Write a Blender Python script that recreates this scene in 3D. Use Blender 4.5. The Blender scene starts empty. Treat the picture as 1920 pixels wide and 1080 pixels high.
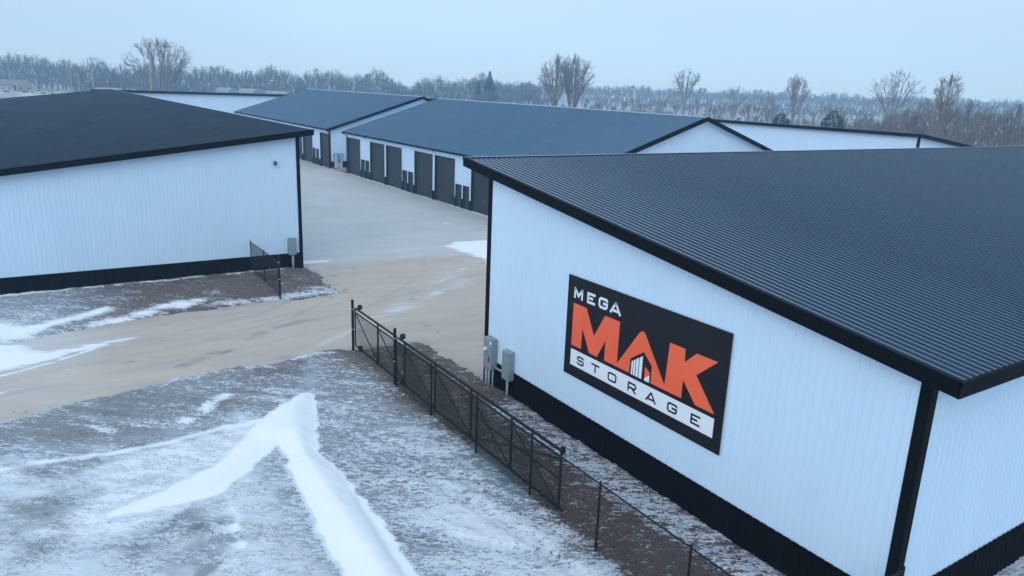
import bpy, math, random
import numpy as np
from mathutils import Matrix, Vector

# ------------------------------------------------------------------ camera, world, sun, exposure
S = bpy.context.scene
C = S.collection
cam_d = bpy.data.cameras.new('camera')
cam_d.sensor_width = 36; cam_d.lens = 1400.78 / 1920 * 36
cam_d.clip_start = .1; cam_d.clip_end = 6000
cam = bpy.data.objects.new('camera', cam_d); C.objects.link(cam); S.camera = cam
YAW, PIT, ROL = math.radians(33.4948), math.radians(-14.9993), math.radians(2.2056)
_f = Vector((math.sin(YAW)*math.cos(PIT), math.cos(YAW)*math.cos(PIT), math.sin(PIT)))
_r = _f.cross(Vector((0, 0, 1))).normalized(); _u = _r.cross(_f)
_r2 = math.cos(ROL)*_r + math.sin(ROL)*_u; _u2 = -math.sin(ROL)*_r + math.cos(ROL)*_u
_m = Matrix((_r2, _u2, -_f)).transposed().to_4x4(); _m.translation = Vector((0, 0, 11.2))
cam.matrix_world = _m

SUN_EL, SUN_AZ = math.radians(24), math.radians(240)      # behind the camera, thin overcast
W = bpy.data.worlds.new('World'); S.world = W; W.use_nodes = True
nt = W.node_tree; N = nt.nodes; L = nt.links
for n in list(N): N.remove(n)
sky = N.new('ShaderNodeTexSky'); sky.sky_type = 'NISHITA'; sky.sun_disc = False
sky.sun_elevation = SUN_EL; sky.sun_rotation = SUN_AZ; sky.dust_density = 4; sky.ozone_density = 2
tc = N.new('ShaderNodeTexCoord'); sp = N.new('ShaderNodeSeparateXYZ')
rp = N.new('ShaderNodeValToRGB')
# even overcast: pale blue near the horizon, brighter overhead (colours divided by 10, background strength 0.1)
el = rp.color_ramp.elements
el[0].position = 0.0; el[0].color = (.53, .80, 1.10, 1)
el[1].position = 1.0; el[1].color = (1.06, 1.30, 1.60, 1)
e = el.new(.10); e.color = (.56, .80, 1.06, 1)
e = el.new(.30); e.color = (.74, 1.02, 1.32, 1)
cl = N.new('ShaderNodeTexNoise'); cl.inputs['Scale'].default_value = 2.2; cl.inputs['Detail'].default_value = 3
mp = N.new('ShaderNodeMapping'); mp.inputs['Scale'].default_value = (1, 1, 3.5)
cr = N.new('ShaderNodeMapRange'); cr.inputs[1].default_value = .3; cr.inputs[2].default_value = .7; cr.inputs[3].default_value = 9.6; cr.inputs[4].default_value = 10.4
sc_ = N.new('ShaderNodeVectorMath'); sc_.operation = 'SCALE'
mx = N.new('ShaderNodeMix'); mx.data_type = 'RGBA'; mx.inputs['Factor'].default_value = .93
bg = N.new('ShaderNodeBackground'); bg.inputs['Strength'].default_value = .1
wo = N.new('ShaderNodeOutputWorld')
L.new(tc.outputs['Generated'], sp.inputs[0]); L.new(sp.outputs['Z'], rp.inputs[0])
L.new(tc.outputs['Generated'], mp.inputs[0]); L.new(mp.outputs[0], cl.inputs['Vector']); L.new(cl.outputs['Fac'], cr.inputs[0])
dt = N.new('ShaderNodeVectorMath'); dt.operation = 'DOT_PRODUCT'; dt.inputs[1].default_value = (.56, .81, .15)
gl = N.new('ShaderNodeMapRange'); gl.inputs[1].default_value = .75; gl.inputs[2].default_value = 1.0; gl.inputs[3].default_value = .93; gl.inputs[4].default_value = 1.05
mu = N.new('ShaderNodeMath'); mu.operation = 'MULTIPLY'
L.new(tc.outputs['Generated'], dt.inputs[0]); L.new(dt.outputs['Value'], gl.inputs[0]); L.new(gl.outputs[0], mu.inputs[0]); L.new(cr.outputs[0], mu.inputs[1])
L.new(rp.outputs['Color'], sc_.inputs[0]); L.new(mu.outputs[0], sc_.inputs['Scale'])
L.new(sky.outputs[0], mx.inputs['A']); L.new(sc_.outputs[0], mx.inputs['B'])
L.new(mx.outputs['Result'], bg.inputs['Color']); L.new(bg.outputs[0], wo.inputs[0])

sd_ = bpy.data.lights.new('sun', 'SUN'); sd_.energy = .75; sd_.angle = math.radians(30); sd_.color = (1, .97, .93)
so = bpy.data.objects.new('sun', sd_); C.objects.link(so); so.location = (0, 0, 60)
_sd = Vector((math.sin(SUN_AZ)*math.cos(SUN_EL), math.cos(SUN_AZ)*math.cos(SUN_EL), math.sin(SUN_EL)))
so.rotation_euler = _sd.to_track_quat('Z', 'Y').to_euler()
S.view_settings.view_transform = 'Standard'; S.view_settings.look = 'None'
S.view_settings.exposure = 0.0; S.view_settings.gamma = 1
S.cycles.max_bounces = 6; S.cycles.volume_bounces = 2; S.cycles.transparent_max_bounces = 8

# ------------------------------------------------------------------ helpers
R = random.Random(7)

def tag(o, label=None, cat=None, group=None, kind=None):
    for k, v in (('label', label), ('category', cat), ('group', group), ('kind', kind)):
        if v: o[k] = v
    return o

def empty(name, loc, label, cat, group=None, rz=0):
    o = bpy.data.objects.new(name, None); C.objects.link(o)
    o.location = loc; o.rotation_euler = (0, 0, rz); o.empty_display_size = .3
    return tag(o, label, cat, group)

class MB:
    """collects boxes, tubes and sheets into ONE mesh"""
    def __init__(s): s.v = []; s.f = []; s.m = []; s.cur = 0
    def add(s, vs, fs):
        b = len(s.v); s.v += [tuple(v) for v in vs]
        s.f += [tuple(b+i for i in f) for f in fs]; s.m += [s.cur]*len(fs)
    def box(s, a, b):
        (x0, y0, z0), (x1, y1, z1) = a, b
        s.add([(x0,y0,z0),(x1,y0,z0),(x1,y1,z0),(x0,y1,z0),(x0,y0,z1),(x1,y0,z1),(x1,y1,z1),(x0,y1,z1)],
              [(0,3,2,1),(4,5,6,7),(0,1,5,4),(1,2,6,5),(2,3,7,6),(3,0,4,7)])
    def hexa(s, p):      # 8 points, bottom four then top four, counter-clockwise seen from above
        s.add(p, [(0,3,2,1),(4,5,6,7),(0,1,5,4),(1,2,6,5),(2,3,7,6),(3,0,4,7)])
    def tube(s, p, q, r, n=8, r2=None, caps=True):
        p = Vector(p); q = Vector(q); d = (q-p).normalized()
        a = d.orthogonal().normalized(); b = d.cross(a); r2 = r if r2 is None else r2
        vs = [p+(a*math.cos(2*math.pi*i/n)+b*math.sin(2*math.pi*i/n))*r for i in range(n)]
        vs += [q+(a*math.cos(2*math.pi*i/n)+b*math.sin(2*math.pi*i/n))*r2 for i in range(n)]
        fs = [(i, (i+1) % n, n+(i+1) % n, n+i) for i in range(n)]
        if caps: fs += [tuple(range(n))[::-1], tuple(range(n, 2*n))]
        s.add(vs, fs)
    def path(s, pts, r, n=8):
        for a, b in zip(pts, pts[1:]): s.tube(a, b, r, n)
    def prism(s, poly, o, U, V, Nn, t):      # extrude a 2-D polygon by t along Nn
        o, U, V, Nn = map(Vector, (o, U, V, Nn)); n = len(poly)
        vs = [o+U*x+V*y for x, y in poly] + [o+U*x+V*y+Nn*t for x, y in poly]
        s.add(vs, [tuple(range(n))[::-1], tuple(range(n, 2*n))]+[(i, (i+1) % n, n+(i+1) % n, n+i) for i in range(n)])
    def build(s, name, mat, parent=None, smooth=False, bevel=0):
        me = bpy.data.meshes.new(name); me.from_pydata(s.v, [], s.f)
        for m in (mat if isinstance(mat, (list, tuple)) else [mat]): me.materials.append(m)
        me.polygons.foreach_set('material_index', s.m)
        if smooth: me.polygons.foreach_set('use_smooth', [True]*len(s.f))
        me.update()
        o = bpy.data.objects.new(name, me); C.objects.link(o)
        if parent: o.parent = parent; o.matrix_parent_inverse = Matrix.Identity(4)
        if bevel:
            b = o.modifiers.new('bevel', 'BEVEL'); b.width = bevel; b.segments = 2; b.limit_method = 'ANGLE'
        return o

RIB = .2286
def panel(mb, O, U, V, Nn, u0, u1, lo, hi, h=.019, off=0.0, mid=False):
    """ribbed sheet: ribs run along V, repeat along U; lo(u), hi(u) give its ends along V"""
    O, U, V, Nn = map(Vector, (O, U, V, Nn))
    prof = [(0, 0)]; k = math.floor(u0/RIB)
    us = []
    while k*RIB < u1:
        c = k*RIB
        for du, hh in (((0, 0), (.076, 0), (.093, h), (.128, h), (.145, 0)) if h > .015 else ((0, 0), (.094, 0), (.101, h), (.119, h), (.126, 0))):
            us.append((c+du, hh))
        if mid: us += [(c+.034, 0), (c+.038, h*.22), (c+.046, 0)]
        k += 1
    us = sorted(t for t in us if u0 < t[0] < u1)
    us = [(u0, 0)] + us + [(u1, 0)]
    vs = []; fs = []
    for i, (x, hh) in enumerate(us):
        p = O+U*x+Nn*(hh+off)
        vs += [p+V*lo(x), p+V*hi(x)]
        if i: fs.append((2*i-2, 2*i, 2*i+1, 2*i-1))
    mb.add(vs, fs)

def const(c): return lambda u: c

# ------------------------------------------------------------------ noise
def vnoise(x, y, seed=0):
    rs = np.random.RandomState(seed); g = rs.rand(256, 256)
    xi = np.floor(x).astype(int); yi = np.floor(y).astype(int); fx = x-xi; fy = y-yi
    fx = fx*fx*(3-2*fx); fy = fy*fy*(3-2*fy); a = g[xi % 256, yi % 256]; b = g[(xi+1) % 256, yi % 256]
    c = g[xi % 256, (yi+1) % 256]; d = g[(xi+1) % 256, (yi+1) % 256]
    return (a*(1-fx)+b*fx)*(1-fy)+(c*(1-fx)+d*fx)*fy
def fbm(x, y, o=4, seed=0):
    t = 0; a = .5; s = 0
    for i in range(o):
        t = t+a*vnoise(x*2**i+17*i, y*2**i+5*i, seed+i); s += a; a *= .55
    return t/s
def sdist(X, Y, poly):       # signed distance, negative inside
    d = np.full(X.shape, 1e9); ins = np.zeros(X.shape, bool); n = len(poly)
    for i in range(n):
        ax, ay = poly[i]; bx, by = poly[(i+1) % n]
        ex, ey = bx-ax, by-ay; wx, wy = X-ax, Y-ay
        t = np.clip((wx*ex+wy*ey)/(ex*ex+ey*ey+1e-9), 0, 1)
        d = np.minimum(d, np.hypot(wx-t*ex, wy-t*ey))
        c = ((ay > Y) != (by > Y)) & (X < (bx-ax)*(Y-ay)/((by-ay) if by != ay else 1e-9)+ax)
        ins ^= c
    return np.where(ins, -d, d)
def sm(x, a, b):
    t = np.clip((x-a)/(b-a), 0, 1); return t*t*(3-2*t)

# ------------------------------------------------------------------ materials
def mat(name, color, rough=.6, metal=0, spec=.5):
    m = bpy.data.materials.new(name); m.use_nodes = True
    b = m.node_tree.nodes['Principled BSDF']
    b.inputs['Base Color'].default_value = (*color, 1); b.inputs['Roughness'].default_value = rough
    b.inputs['Metallic'].default_value = metal; b.inputs['Specular IOR Level'].default_value = spec
    return m
def node(m, t, **kw):
    n = m.node_tree.nodes.new(t)
    for k, v in kw.items():
        if k in n.inputs: n.inputs[k].default_value = v
        else: setattr(n, k, v)
    return n
def lk(m, a, b): m.node_tree.links.new(a, b)
def ramp(m, stops):
    n = m.node_tree.nodes.new('ShaderNodeValToRGB'); e = n.color_ramp.elements
    e[0].position, e[0].color = stops[0][0], (*stops[0][1], 1); e[1].position, e[1].color = stops[-1][0], (*stops[-1][1], 1)
    for p, c in stops[1:-1]:
        x = e.new(p); x.color = (*c, 1)
    return n
def paint(name, c1, c2, scale, rough, r2=None, spec=.5, bump=0, stretch=(1, 1, 1)):
    """painted surface whose colour and gloss vary slightly with dirt and weather"""
    m = mat(name, c1, rough, 0, spec); b = m.node_tree.nodes['Principled BSDF']
    g = node(m, 'ShaderNodeTexCoord'); mp = node(m, 'ShaderNodeMapping'); mp.inputs['Scale'].default_value = stretch
    n = node(m, 'ShaderNodeTexNoise', Scale=scale, Detail=5.0, Roughness=.6)
    lk(m, g.outputs['Object'], mp.inputs[0]); lk(m, mp.outputs[0], n.inputs['Vector'])
    r = ramp(m, [(.3, c1), (.7, c2)]); lk(m, n.outputs['Fac'], r.inputs[0]); lk(m, r.outputs[0], b.inputs['Base Color'])
    if r2 is not None:
        mr = node(m, 'ShaderNodeMapRange'); mr.inputs[1].default_value = .3; mr.inputs[2].default_value = .7
        mr.inputs[3].default_value = rough; mr.inputs[4].default_value = r2
        lk(m, n.outputs['Fac'], mr.inputs[0]); lk(m, mr.outputs[0], b.inputs['Roughness'])
    if bump:
        bp = node(m, 'ShaderNodeBump', Strength=bump, Distance=.02); lk(m, n.outputs['Fac'], bp.inputs['Height']); lk(m, bp.outputs[0], b.inputs['Normal'])
    return m
M = {}
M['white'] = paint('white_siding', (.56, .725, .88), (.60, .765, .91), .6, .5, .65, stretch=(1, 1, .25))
M['black'] = paint('black_steel', (.0018, .0018, .0018), (.0032, .0031, .0030), 1.5, .6, .75, spec=.05)
M['trim'] = paint('black_trim', (.002, .0022, .0025), (.0035, .0038, .0044), .8, .55, .7, spec=.07)
M['roof'] = paint('dark_roof_steel', (.002, .014, .032), (.004, .019, .041), .25, .24, .34, spec=.11)
M['roof3'] = paint('sky_lit_roof_steel', (.004, .028, .062), (.006, .034, .072), .25, .10, .17, spec=.34)  # copy of the roof steel, its brighter sky-facing tone put into the colour
M['roof2'] = paint('haze_lightened_roof_steel', (.027, .094, .168), (.035, .108, .188), .25, .20, .30, spec=.35)  # roof steel again, brightness of slope and haze painted into the colour
M['highlight'] = paint('edge_highlight', (.16, .23, .31), (.20, .27, .35), 1.0, .3, .4)  # pale colour paints the highlight line on ridges and high roof edges
M['door'] = paint('charcoal_door', (.016, .021, .026), (.022, .027, .032), .7, .5, .6)
M['galv'] = paint('grey_enclosure', (.20, .25, .28), (.26, .31, .34), 3, .45, .6)
M['pipe'] = paint('galvanised_pipe', (.32, .37, .42), (.42, .46, .50), 6, .35, .5)
M['fence'] = paint('black_vinyl_coat', (.004, .0045, .005), (.008, .009, .010), 4, .5, .6, spec=.25)
M['bark3'] = paint('haze_tinted_twigs', (.12, .135, .165), (.19, .20, .23), .08, .95)  # paler, bluer than bark: part of the haze is painted into the colour
M['orange'] = paint('orange_vinyl', (.88, .115, .040), (.94, .135, .048), .8, .4, .5)
M['signwhite'] = paint('white_vinyl', (.74, .80, .86), (.80, .85, .90), .8, .4, .5)
M['signblack'] = paint('black_vinyl', (.003, .003, .004), (.006, .007, .009), .5, .38, .55, spec=.3, stretch=(1, .4, 1.5))
M['lamp'] = paint('lamp_housing', (.05, .05, .06), (.09, .09, .1), 5, .4)
M['lens'] = paint('lamp_lens', (.6, .65, .7), (.7, .75, .8), 5, .2)
M['pink'] = paint('pink_marker', (.75, .12, .16), (.8, .2, .22), 5, .6)
M['red'] = paint('red_marker', (.85, .06, .03), (.75, .12, .06), 5, .6)
M['bark'] = paint('bark', (.14, .125, .12), (.21, .19, .18), 1.2, .9)
M['bark2'] = paint('pale_bark', (.19, .165, .15), (.27, .235, .215), 1.2, .9)
M['needle'] = paint('needles', (.015, .030, .022), (.035, .055, .035), 2.0, .8)
M['wood'] = paint('pole_wood', (.30, .27, .22), (.40, .36, .30), 2, .9)
M['farwhite'] = paint('weathered_white', (.34, .37, .41), (.42, .45, .49), 1, .6)
M['brick'] = paint('red_siding', (.11, .05, .04), (.09, .04, .035), 2, .8)
M['tan'] = paint('tan_siding', (.27, .24, .23), (.30, .27, .26), 2, .8)
M['greenglass'] = paint('greenhouse_film', (.15, .20, .225), (.21, .26, .28), .5, .6)
M['glass'] = paint('dark_glass', (.02, .025, .03), (.03, .035, .04), 2, .1)
M['rubber'] = paint('black_rubber', (.012, .012, .012), (.02, .02, .02), 5, .8)
M['stone'] = paint('pink_rubble_stone', (.34, .22, .19), (.42, .30, .27), 3, .9)

# ground and driveway shaders: the masks are where snow, ice and dirt lie (baked per vertex from the survey of the site)
def ground_material(name, dirt, drive=False):
    m = mat(name, dirt[0], .9); b = m.node_tree.nodes['Principled BSDF']
    g = node(m, 'ShaderNodeTexCoord')
    rot = node(m, 'ShaderNodeMapping'); rot.inputs['Rotation'].default_value = (0, 0, math.radians(33.5 if not drive else 12))
    st = node(m, 'ShaderNodeMapping'); st.inputs['Scale'].default_value = (.55, 1.5, 1) if not drive else (.35, 1.5, 1)
    lk(m, g.outputs['Object'], rot.inputs[0]); lk(m, rot.outputs[0], st.inputs[0])
    def nz(sc, det, src=st.outputs[0], ro=.6, dist=0.0):
        n = node(m, 'ShaderNodeTexNoise', Scale=sc, Detail=det, Roughness=ro, Distortion=dist); lk(m, src, n.inputs['Vector']); return n.outputs['Fac']
    def math_(op, a, b_, clamp=False):
        n = node(m, 'ShaderNodeMath', operation=op, use_clamp=clamp)
        for i, v in enumerate((a, b_)):
            if isinstance(v, (int, float)): n.inputs[i].default_value = v
            else: lk(m, v, n.inputs[i])
        return n.outputs[0]
    def att(nm):
        n = node(m, 'ShaderNodeAttribute'); n.attribute_name = nm; return n.outputs['Fac']
    def mixc(f, a, b_):
        n = node(m, 'ShaderNodeMix', data_type='RGBA')
        if isinstance(f, (int, float)): n.inputs['Factor'].default_value = f
        else: lk(m, f, n.inputs['Factor'])
        for k, v in (('A', a), ('B', b_)):
            if isinstance(v, tuple): n.inputs[k].default_value = (*v, 1)
            else: lk(m, v, n.inputs[k])
        return n.outputs['Result']
    fine = nz(7.5 if not drive else 2.2, 6.0, ro=.68, dist=.35 if not drive else 0)
    if not drive:
        mid_ = nz(1.6, 4.0, ro=.6)
        fine = math_('ADD', math_('MULTIPLY', fine, .74), math_('MULTIPLY', mid_, .26))
    grit = nz(17.0 if not drive else 30.0, 4.0, g.outputs['Object'], .75)
    big = nz(.35, 4.0)
    col = ramp(m, dirt_stops(dirt)); lk(m, math_('ADD', math_('MULTIPLY', math_('ADD', math_('MULTIPLY', grit, .5), math_('MULTIPLY', fine, .5)), .7 if not drive else .4), math_('MULTIPLY', big, .3 if not drive else .6)), col.inputs[0])
    c = col.outputs[0]
    c = mixc(att('brown'), c, ramp_out(m, grit, (.042, .030, .025), (.165, .118, .095)) if not drive else (.24, .20, .18))
    c = mixc(att('ice'), c, (.13, .17, .19) if not drive else (.36, .42, .45))
    film = math_('MULTIPLY', att('film'), math_('ADD', math_('MULTIPLY', fine, .9), .35), True)
    hv = node(m, 'ShaderNodeMapRange'); hv.inputs[1].default_value = .75; hv.inputs[2].default_value = 1.25; lk(m, att('film'), hv.inputs[0])
    if not drive:      # frost crust broken by fine dark cracks and clods
        vd = node(m, 'ShaderNodeTexVoronoi', feature='DISTANCE_TO_EDGE', Scale=8.5); wv = node(m, 'ShaderNodeTexNoise', Scale=3.0, Detail=3.0)
        lk(m, st.outputs[0], wv.inputs['Vector']); va = node(m, 'ShaderNodeVectorMath', operation='MULTIPLY_ADD'); va.inputs[1].default_value = (.5, .5, .5)
        lk(m, wv.outputs['Color'], va.inputs[0]); lk(m, st.outputs[0], va.inputs[2]); lk(m, va.outputs[0], vd.inputs['Vector'])
        ck = node(m, 'ShaderNodeMapRange'); ck.inputs[1].default_value = .0; ck.inputs[2].default_value = .13; ck.inputs[3].default_value = 1; ck.inputs[4].default_value = 0; lk(m, vd.outputs['Distance'], ck.inputs[0])
        crack = math_('MULTIPLY', ck.outputs[0], math_('GREATER_THAN', mid_, .47))
        film = math_('MULTIPLY', film, math_('SUBTRACT', 1.0, math_('MULTIPLY', crack, .65)))
    c = mixc(film, c, mixc(hv.outputs[0], (.42, .49, .57), (.72, .76, .80)) if not drive else (.56, .60, .64))
    thr = math_('SUBTRACT', 1.0, att('snow'))
    # noise is centred on .5 with little spread: stretch it before the threshold
    nn = math_('ADD', math_('MULTIPLY', math_('SUBTRACT', math_('ADD', math_('MULTIPLY', fine, .70), math_('MULTIPLY', grit, .30)), .5), 4.0), .5)
    sf = node(m, 'ShaderNodeMapRange'); sf.inputs[1].default_value = -.05; sf.inputs[2].default_value = .09
    lk(m, math_('SUBTRACT', nn, thr), sf.inputs[0]); sf.clamp = True
    full = node(m, 'ShaderNodeMapRange'); full.inputs[1].default_value = .55 if not drive else .3; full.inputs[2].default_value = 1.0; lk(m, att('snow'), full.inputs[0])
    sfac = sf.outputs[0]
    if not drive: sfac = math_('MULTIPLY', sfac, math_('SUBTRACT', 1.0, math_('MULTIPLY', math_('MULTIPLY', crack, math_('SUBTRACT', 1.0, full.outputs[0])), .55)))
    c = mixc(sfac, c, mixc(full.outputs[0], (.56, .63, .70), (.77, .79, .81)))
    lk(m, c, b.inputs['Base Color'])
    ro = math_('SUBTRACT', .9, math_('MULTIPLY', att('ice'), .62 if not drive else .3)); lk(m, ro, b.inputs['Roughness'])
    bp = node(m, 'ShaderNodeBump', Strength=.9 if not drive else .25, Distance=.06 if not drive else .02)
    hh = math_('MULTIPLY', math_('ADD', math_('MULTIPLY', fine, 1.0), math_('MULTIPLY', grit, .3)), math_('SUBTRACT', 1.0, math_('MULTIPLY', sm_att(m, att('snow')), .85)))
    lk(m, hh, bp.inputs['Height']); lk(m, bp.outputs[0], b.inputs['Normal'])
    return m
def sm_att(m, a):
    n = node(m, 'ShaderNodeMapRange'); n.inputs[1].default_value = .8; n.inputs[2].default_value = 1.1; lk(m, a, n.inputs[0]); return n.outputs[0]
def ramp_out(m, f, a, b_):
    r = ramp(m, [(.35, a), (.65, b_)]); lk(m, f, r.inputs[0]); return r.outputs[0]
def dirt_stops(d): return [(.32, d[0]), (.5, d[1]), (.66, d[2])]
M['ground'] = ground_material('frozen_dirt', [(.060, .056, .054), (.14, .13, .123), (.26, .24, .225)])
M['drive'] = ground_material('packed_sandy_gravel', [(.37, .32, .265), (.44, .38, .315), (.49, .42, .35)], True)

# ------------------------------------------------------------------ site plan (metres)
SOUTH = [(-60, 19), (-20, 25), (-6, 27.2), (-1.5, 27.8), (-.6, 28.0), (.5, 28.3), (2.0, 28.6), (3.5, 29.0), (4.6, 29.2), (5.8, 29.3), (6.7, 29.2), (7.6, 29.0),
         (8.6, 29.4), (9.7, 29.6), (10.7, 29.3), (11.4, 28.9), (13.0, 28.95), (13.8, 29.0), (14.15, 28.8), (14.3, 27.9), (14.2, 26.8), (14.3, 26.3), (14.35, 24.9), (14.3, 23.5)]
NORTH = [(13.85, 44.35), (14.1, 42.1), (14.15, 41.5), (13.8, 40.9), (13.9, 38.1), (12.9, 37.8), (11.7, 37.6), (10.6, 38.1), (9.4, 38.1), (7.2, 37.8), (4.8, 37.7),
         (2.6, 37.4), (.8, 36.9), (-.4, 36.7), (-1.6, 36.4), (-8, 35.4), (-20, 33), (-60, 28)]
ROAD = SOUTH + [(14.4, 23.2), (110, 23.2), (110, 164.8), (-5, 164.8), (-5, 153), (13.85, 153)] + NORTH
DRIFT = [(7.8, 25.3), (6.7, 24.5), (5.7, 23.6), (4.5, 22.2), (3.8, 21.3), (2.4, 20.6), (.7, 20.1), (.7, 19.7), (1.5, 19.6), (2.5, 19.7), (3.5, 19.7), (4.2, 20.3), (5.8, 21.8),
         (5.9, 20.9), (5.6, 19.4), (5.5, 17.6), (5.3, 15.9), (5.3, 14.7), (5.1, 12), (4.8, 8), (6.6, 8), (6.6, 12.2), (6.7, 13.9), (6.8, 15.6), (6.8, 16.6), (6.8, 18.7), (6.8, 19.8), (6.7, 20.7), (7.4, 23.0), (7.95, 25.0)]

def axis(lo, hi, a, b, st, grow=1.16):
    m_ = list(np.arange(a, b+1e-6, st)); s = st; x = b
    while x < hi: s *= grow; x += s; m_.append(min(x, hi))
    s = st; x = a
    while x > lo: s *= grow; x -= s; m_.insert(0, max(x, lo))
    return np.array(m_)
def sheet(name, xs, ys, zf, atts, material, keep=None):
    X, Y = np.meshgrid(xs, ys, indexing='ij'); Z = zf(X, Y)
    nx, ny = X.shape; co = np.stack([X, Y, Z], -1).reshape(-1, 3)
    i = np.arange(nx-1)[:, None]*ny+np.arange(ny-1)[None, :]
    q = np.stack([i, i+ny, i+ny+1, i+1], -1).reshape(-1, 4)
    if keep is not None: k_ = keep(X, Y).ravel(); q = q[k_[q].all(1)]
    me = bpy.data.meshes.new(name); me.vertices.add(len(co)); me.vertices.foreach_set('co', co.ravel())
    me.loops.add(q.size); me.loops.foreach_set('vertex_index', q.ravel().astype(np.int32))
    me.polygons.add(len(q)); me.polygons.foreach_set('loop_start', np.arange(0, q.size, 4, dtype=np.int32))
    me.polygons.foreach_set('use_smooth', np.ones(len(q), bool)); me.update(); me.validate()
    for k, v in atts(X, Y).items():
        a = me.attributes.new(k, 'FLOAT', 'POINT'); a.data.foreach_set('value', np.clip(v, 0, 1.5).ravel().astype(np.float32))
    me.materials.append(material)
    o = bpy.data.objects.new(name, me); C.objects.link(o); o['kind'] = 'structure'
    return o

_c, _s = math.cos(math.radians(33.5)), math.sin(math.radians(33.5))
def rotc(X, Y): return X*_c-Y*_s, X*_s+Y*_c       # across / along the wind
def road_sd(X, Y):
    return sdist(X, Y, ROAD)+(fbm(X*1.7, Y*1.7, 4, 3)-.5)*.6+(fbm(X*7, Y*7, 2, 4)-.5)*.22
def drift_sd(X, Y):
    a, b = rotc(X, Y)
    return sdist(X, Y, DRIFT)+(fbm(a*1.6, b*3.0, 5, 11)-.5)*.34-.13
def far_z(X, Y):      # gentle rise and fall of the fields
    r = np.hypot(X, Y); return sm(r, 120, 400)*(fbm(X*.004, Y*.004, 3, 21)-.5)*1.2
def ground_z(X, Y):
    sd = road_sd(X, Y); near = 1-sm(np.hypot(X-8, Y-25), 30, 60); a, b = rotc(X, Y)
    z = -.08+.16*sm(sd, -.25, .25)+far_z(X, Y)*sm(sd, 2, 30)
    rough = (fbm(X*1.1, Y*1.1, 4, 5)-.5)*.12+(fbm(a*3.2, b*6, 3, 8)-.5)*.085
    z = z+rough*near*sm(sd, -.05, .7)
    # shoulder in front of the left building and dip at the low wall of the right one
    z = z+.10*sm(sd, .1, 1.6)*sm(Y, 38, 41)*(1-sm(X, 13, 14.5))*(1-sm(Y, 45, 47))
    z = z-.20*sm(-Y, -9, -6.2)*sm(X, 13.8, 16)
    for (x0, y0, x1, y1) in ((7.4, 24.5, 10.2, 11.5), (8.3, 24.0, 11.0, 12.0), (1.0, 27.0, 5.5, 25.2), (-1.5, 26.2, 4.8, 24.6), (7.2, 16.0, 10.4, 12.4), (-1.0, 19.5, 4.6, 17.2)):      # crawler tracks: a row of grouser marks
        L0 = math.hypot(x1-x0, y1-y0); ux, uy = (x1-x0)/L0, (y1-y0)/L0; al = (X-x0)*ux+(Y-y0)*uy; ac = -(X-x0)*uy+(Y-y0)*ux+.18*np.sin(al*.5)
        m_ = (1-sm(np.abs(ac), .18, .27))*sm(al, 0, .6)*(1-sm(al, L0-.6, L0))
        z = z-m_*(.03+.035*(np.sin(al*2*math.pi/.24) > .1))*sm(sd, .1, .5)
    d = drift_sd(X, Y)
    z = np.where(d < .3, z*(sm(d, -.25, .3))+(1-sm(d, -.25, .3))*.08, z)+(.06+.20*sm(X, 5.2, 6.0))*(1-sm(d, -.9, .1))
    z = z-.10*(1-sm(np.abs(X-(5.55+.09*(Y-14)*(Y > 14))-.95), 0, .22))*(1-sm(d, -.3, 0))*(1-sm(Y, 18, 20))
    # wind-cut crest along the long limb of the drift
    return z
def seg(X, Y, pts, w):
    d = np.full(X.shape, 1e9)
    for (ax, ay), (bx, by) in zip(pts, pts[1:]):
        ex, ey = bx-ax, by-ay; t = np.clip(((X-ax)*ex+(Y-ay)*ey)/(ex*ex+ey*ey), 0, 1)
        d = np.minimum(d, np.hypot(X-ax-t*ex, Y-ay-t*ey))
    return 1-sm(d, 0, w)
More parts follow.
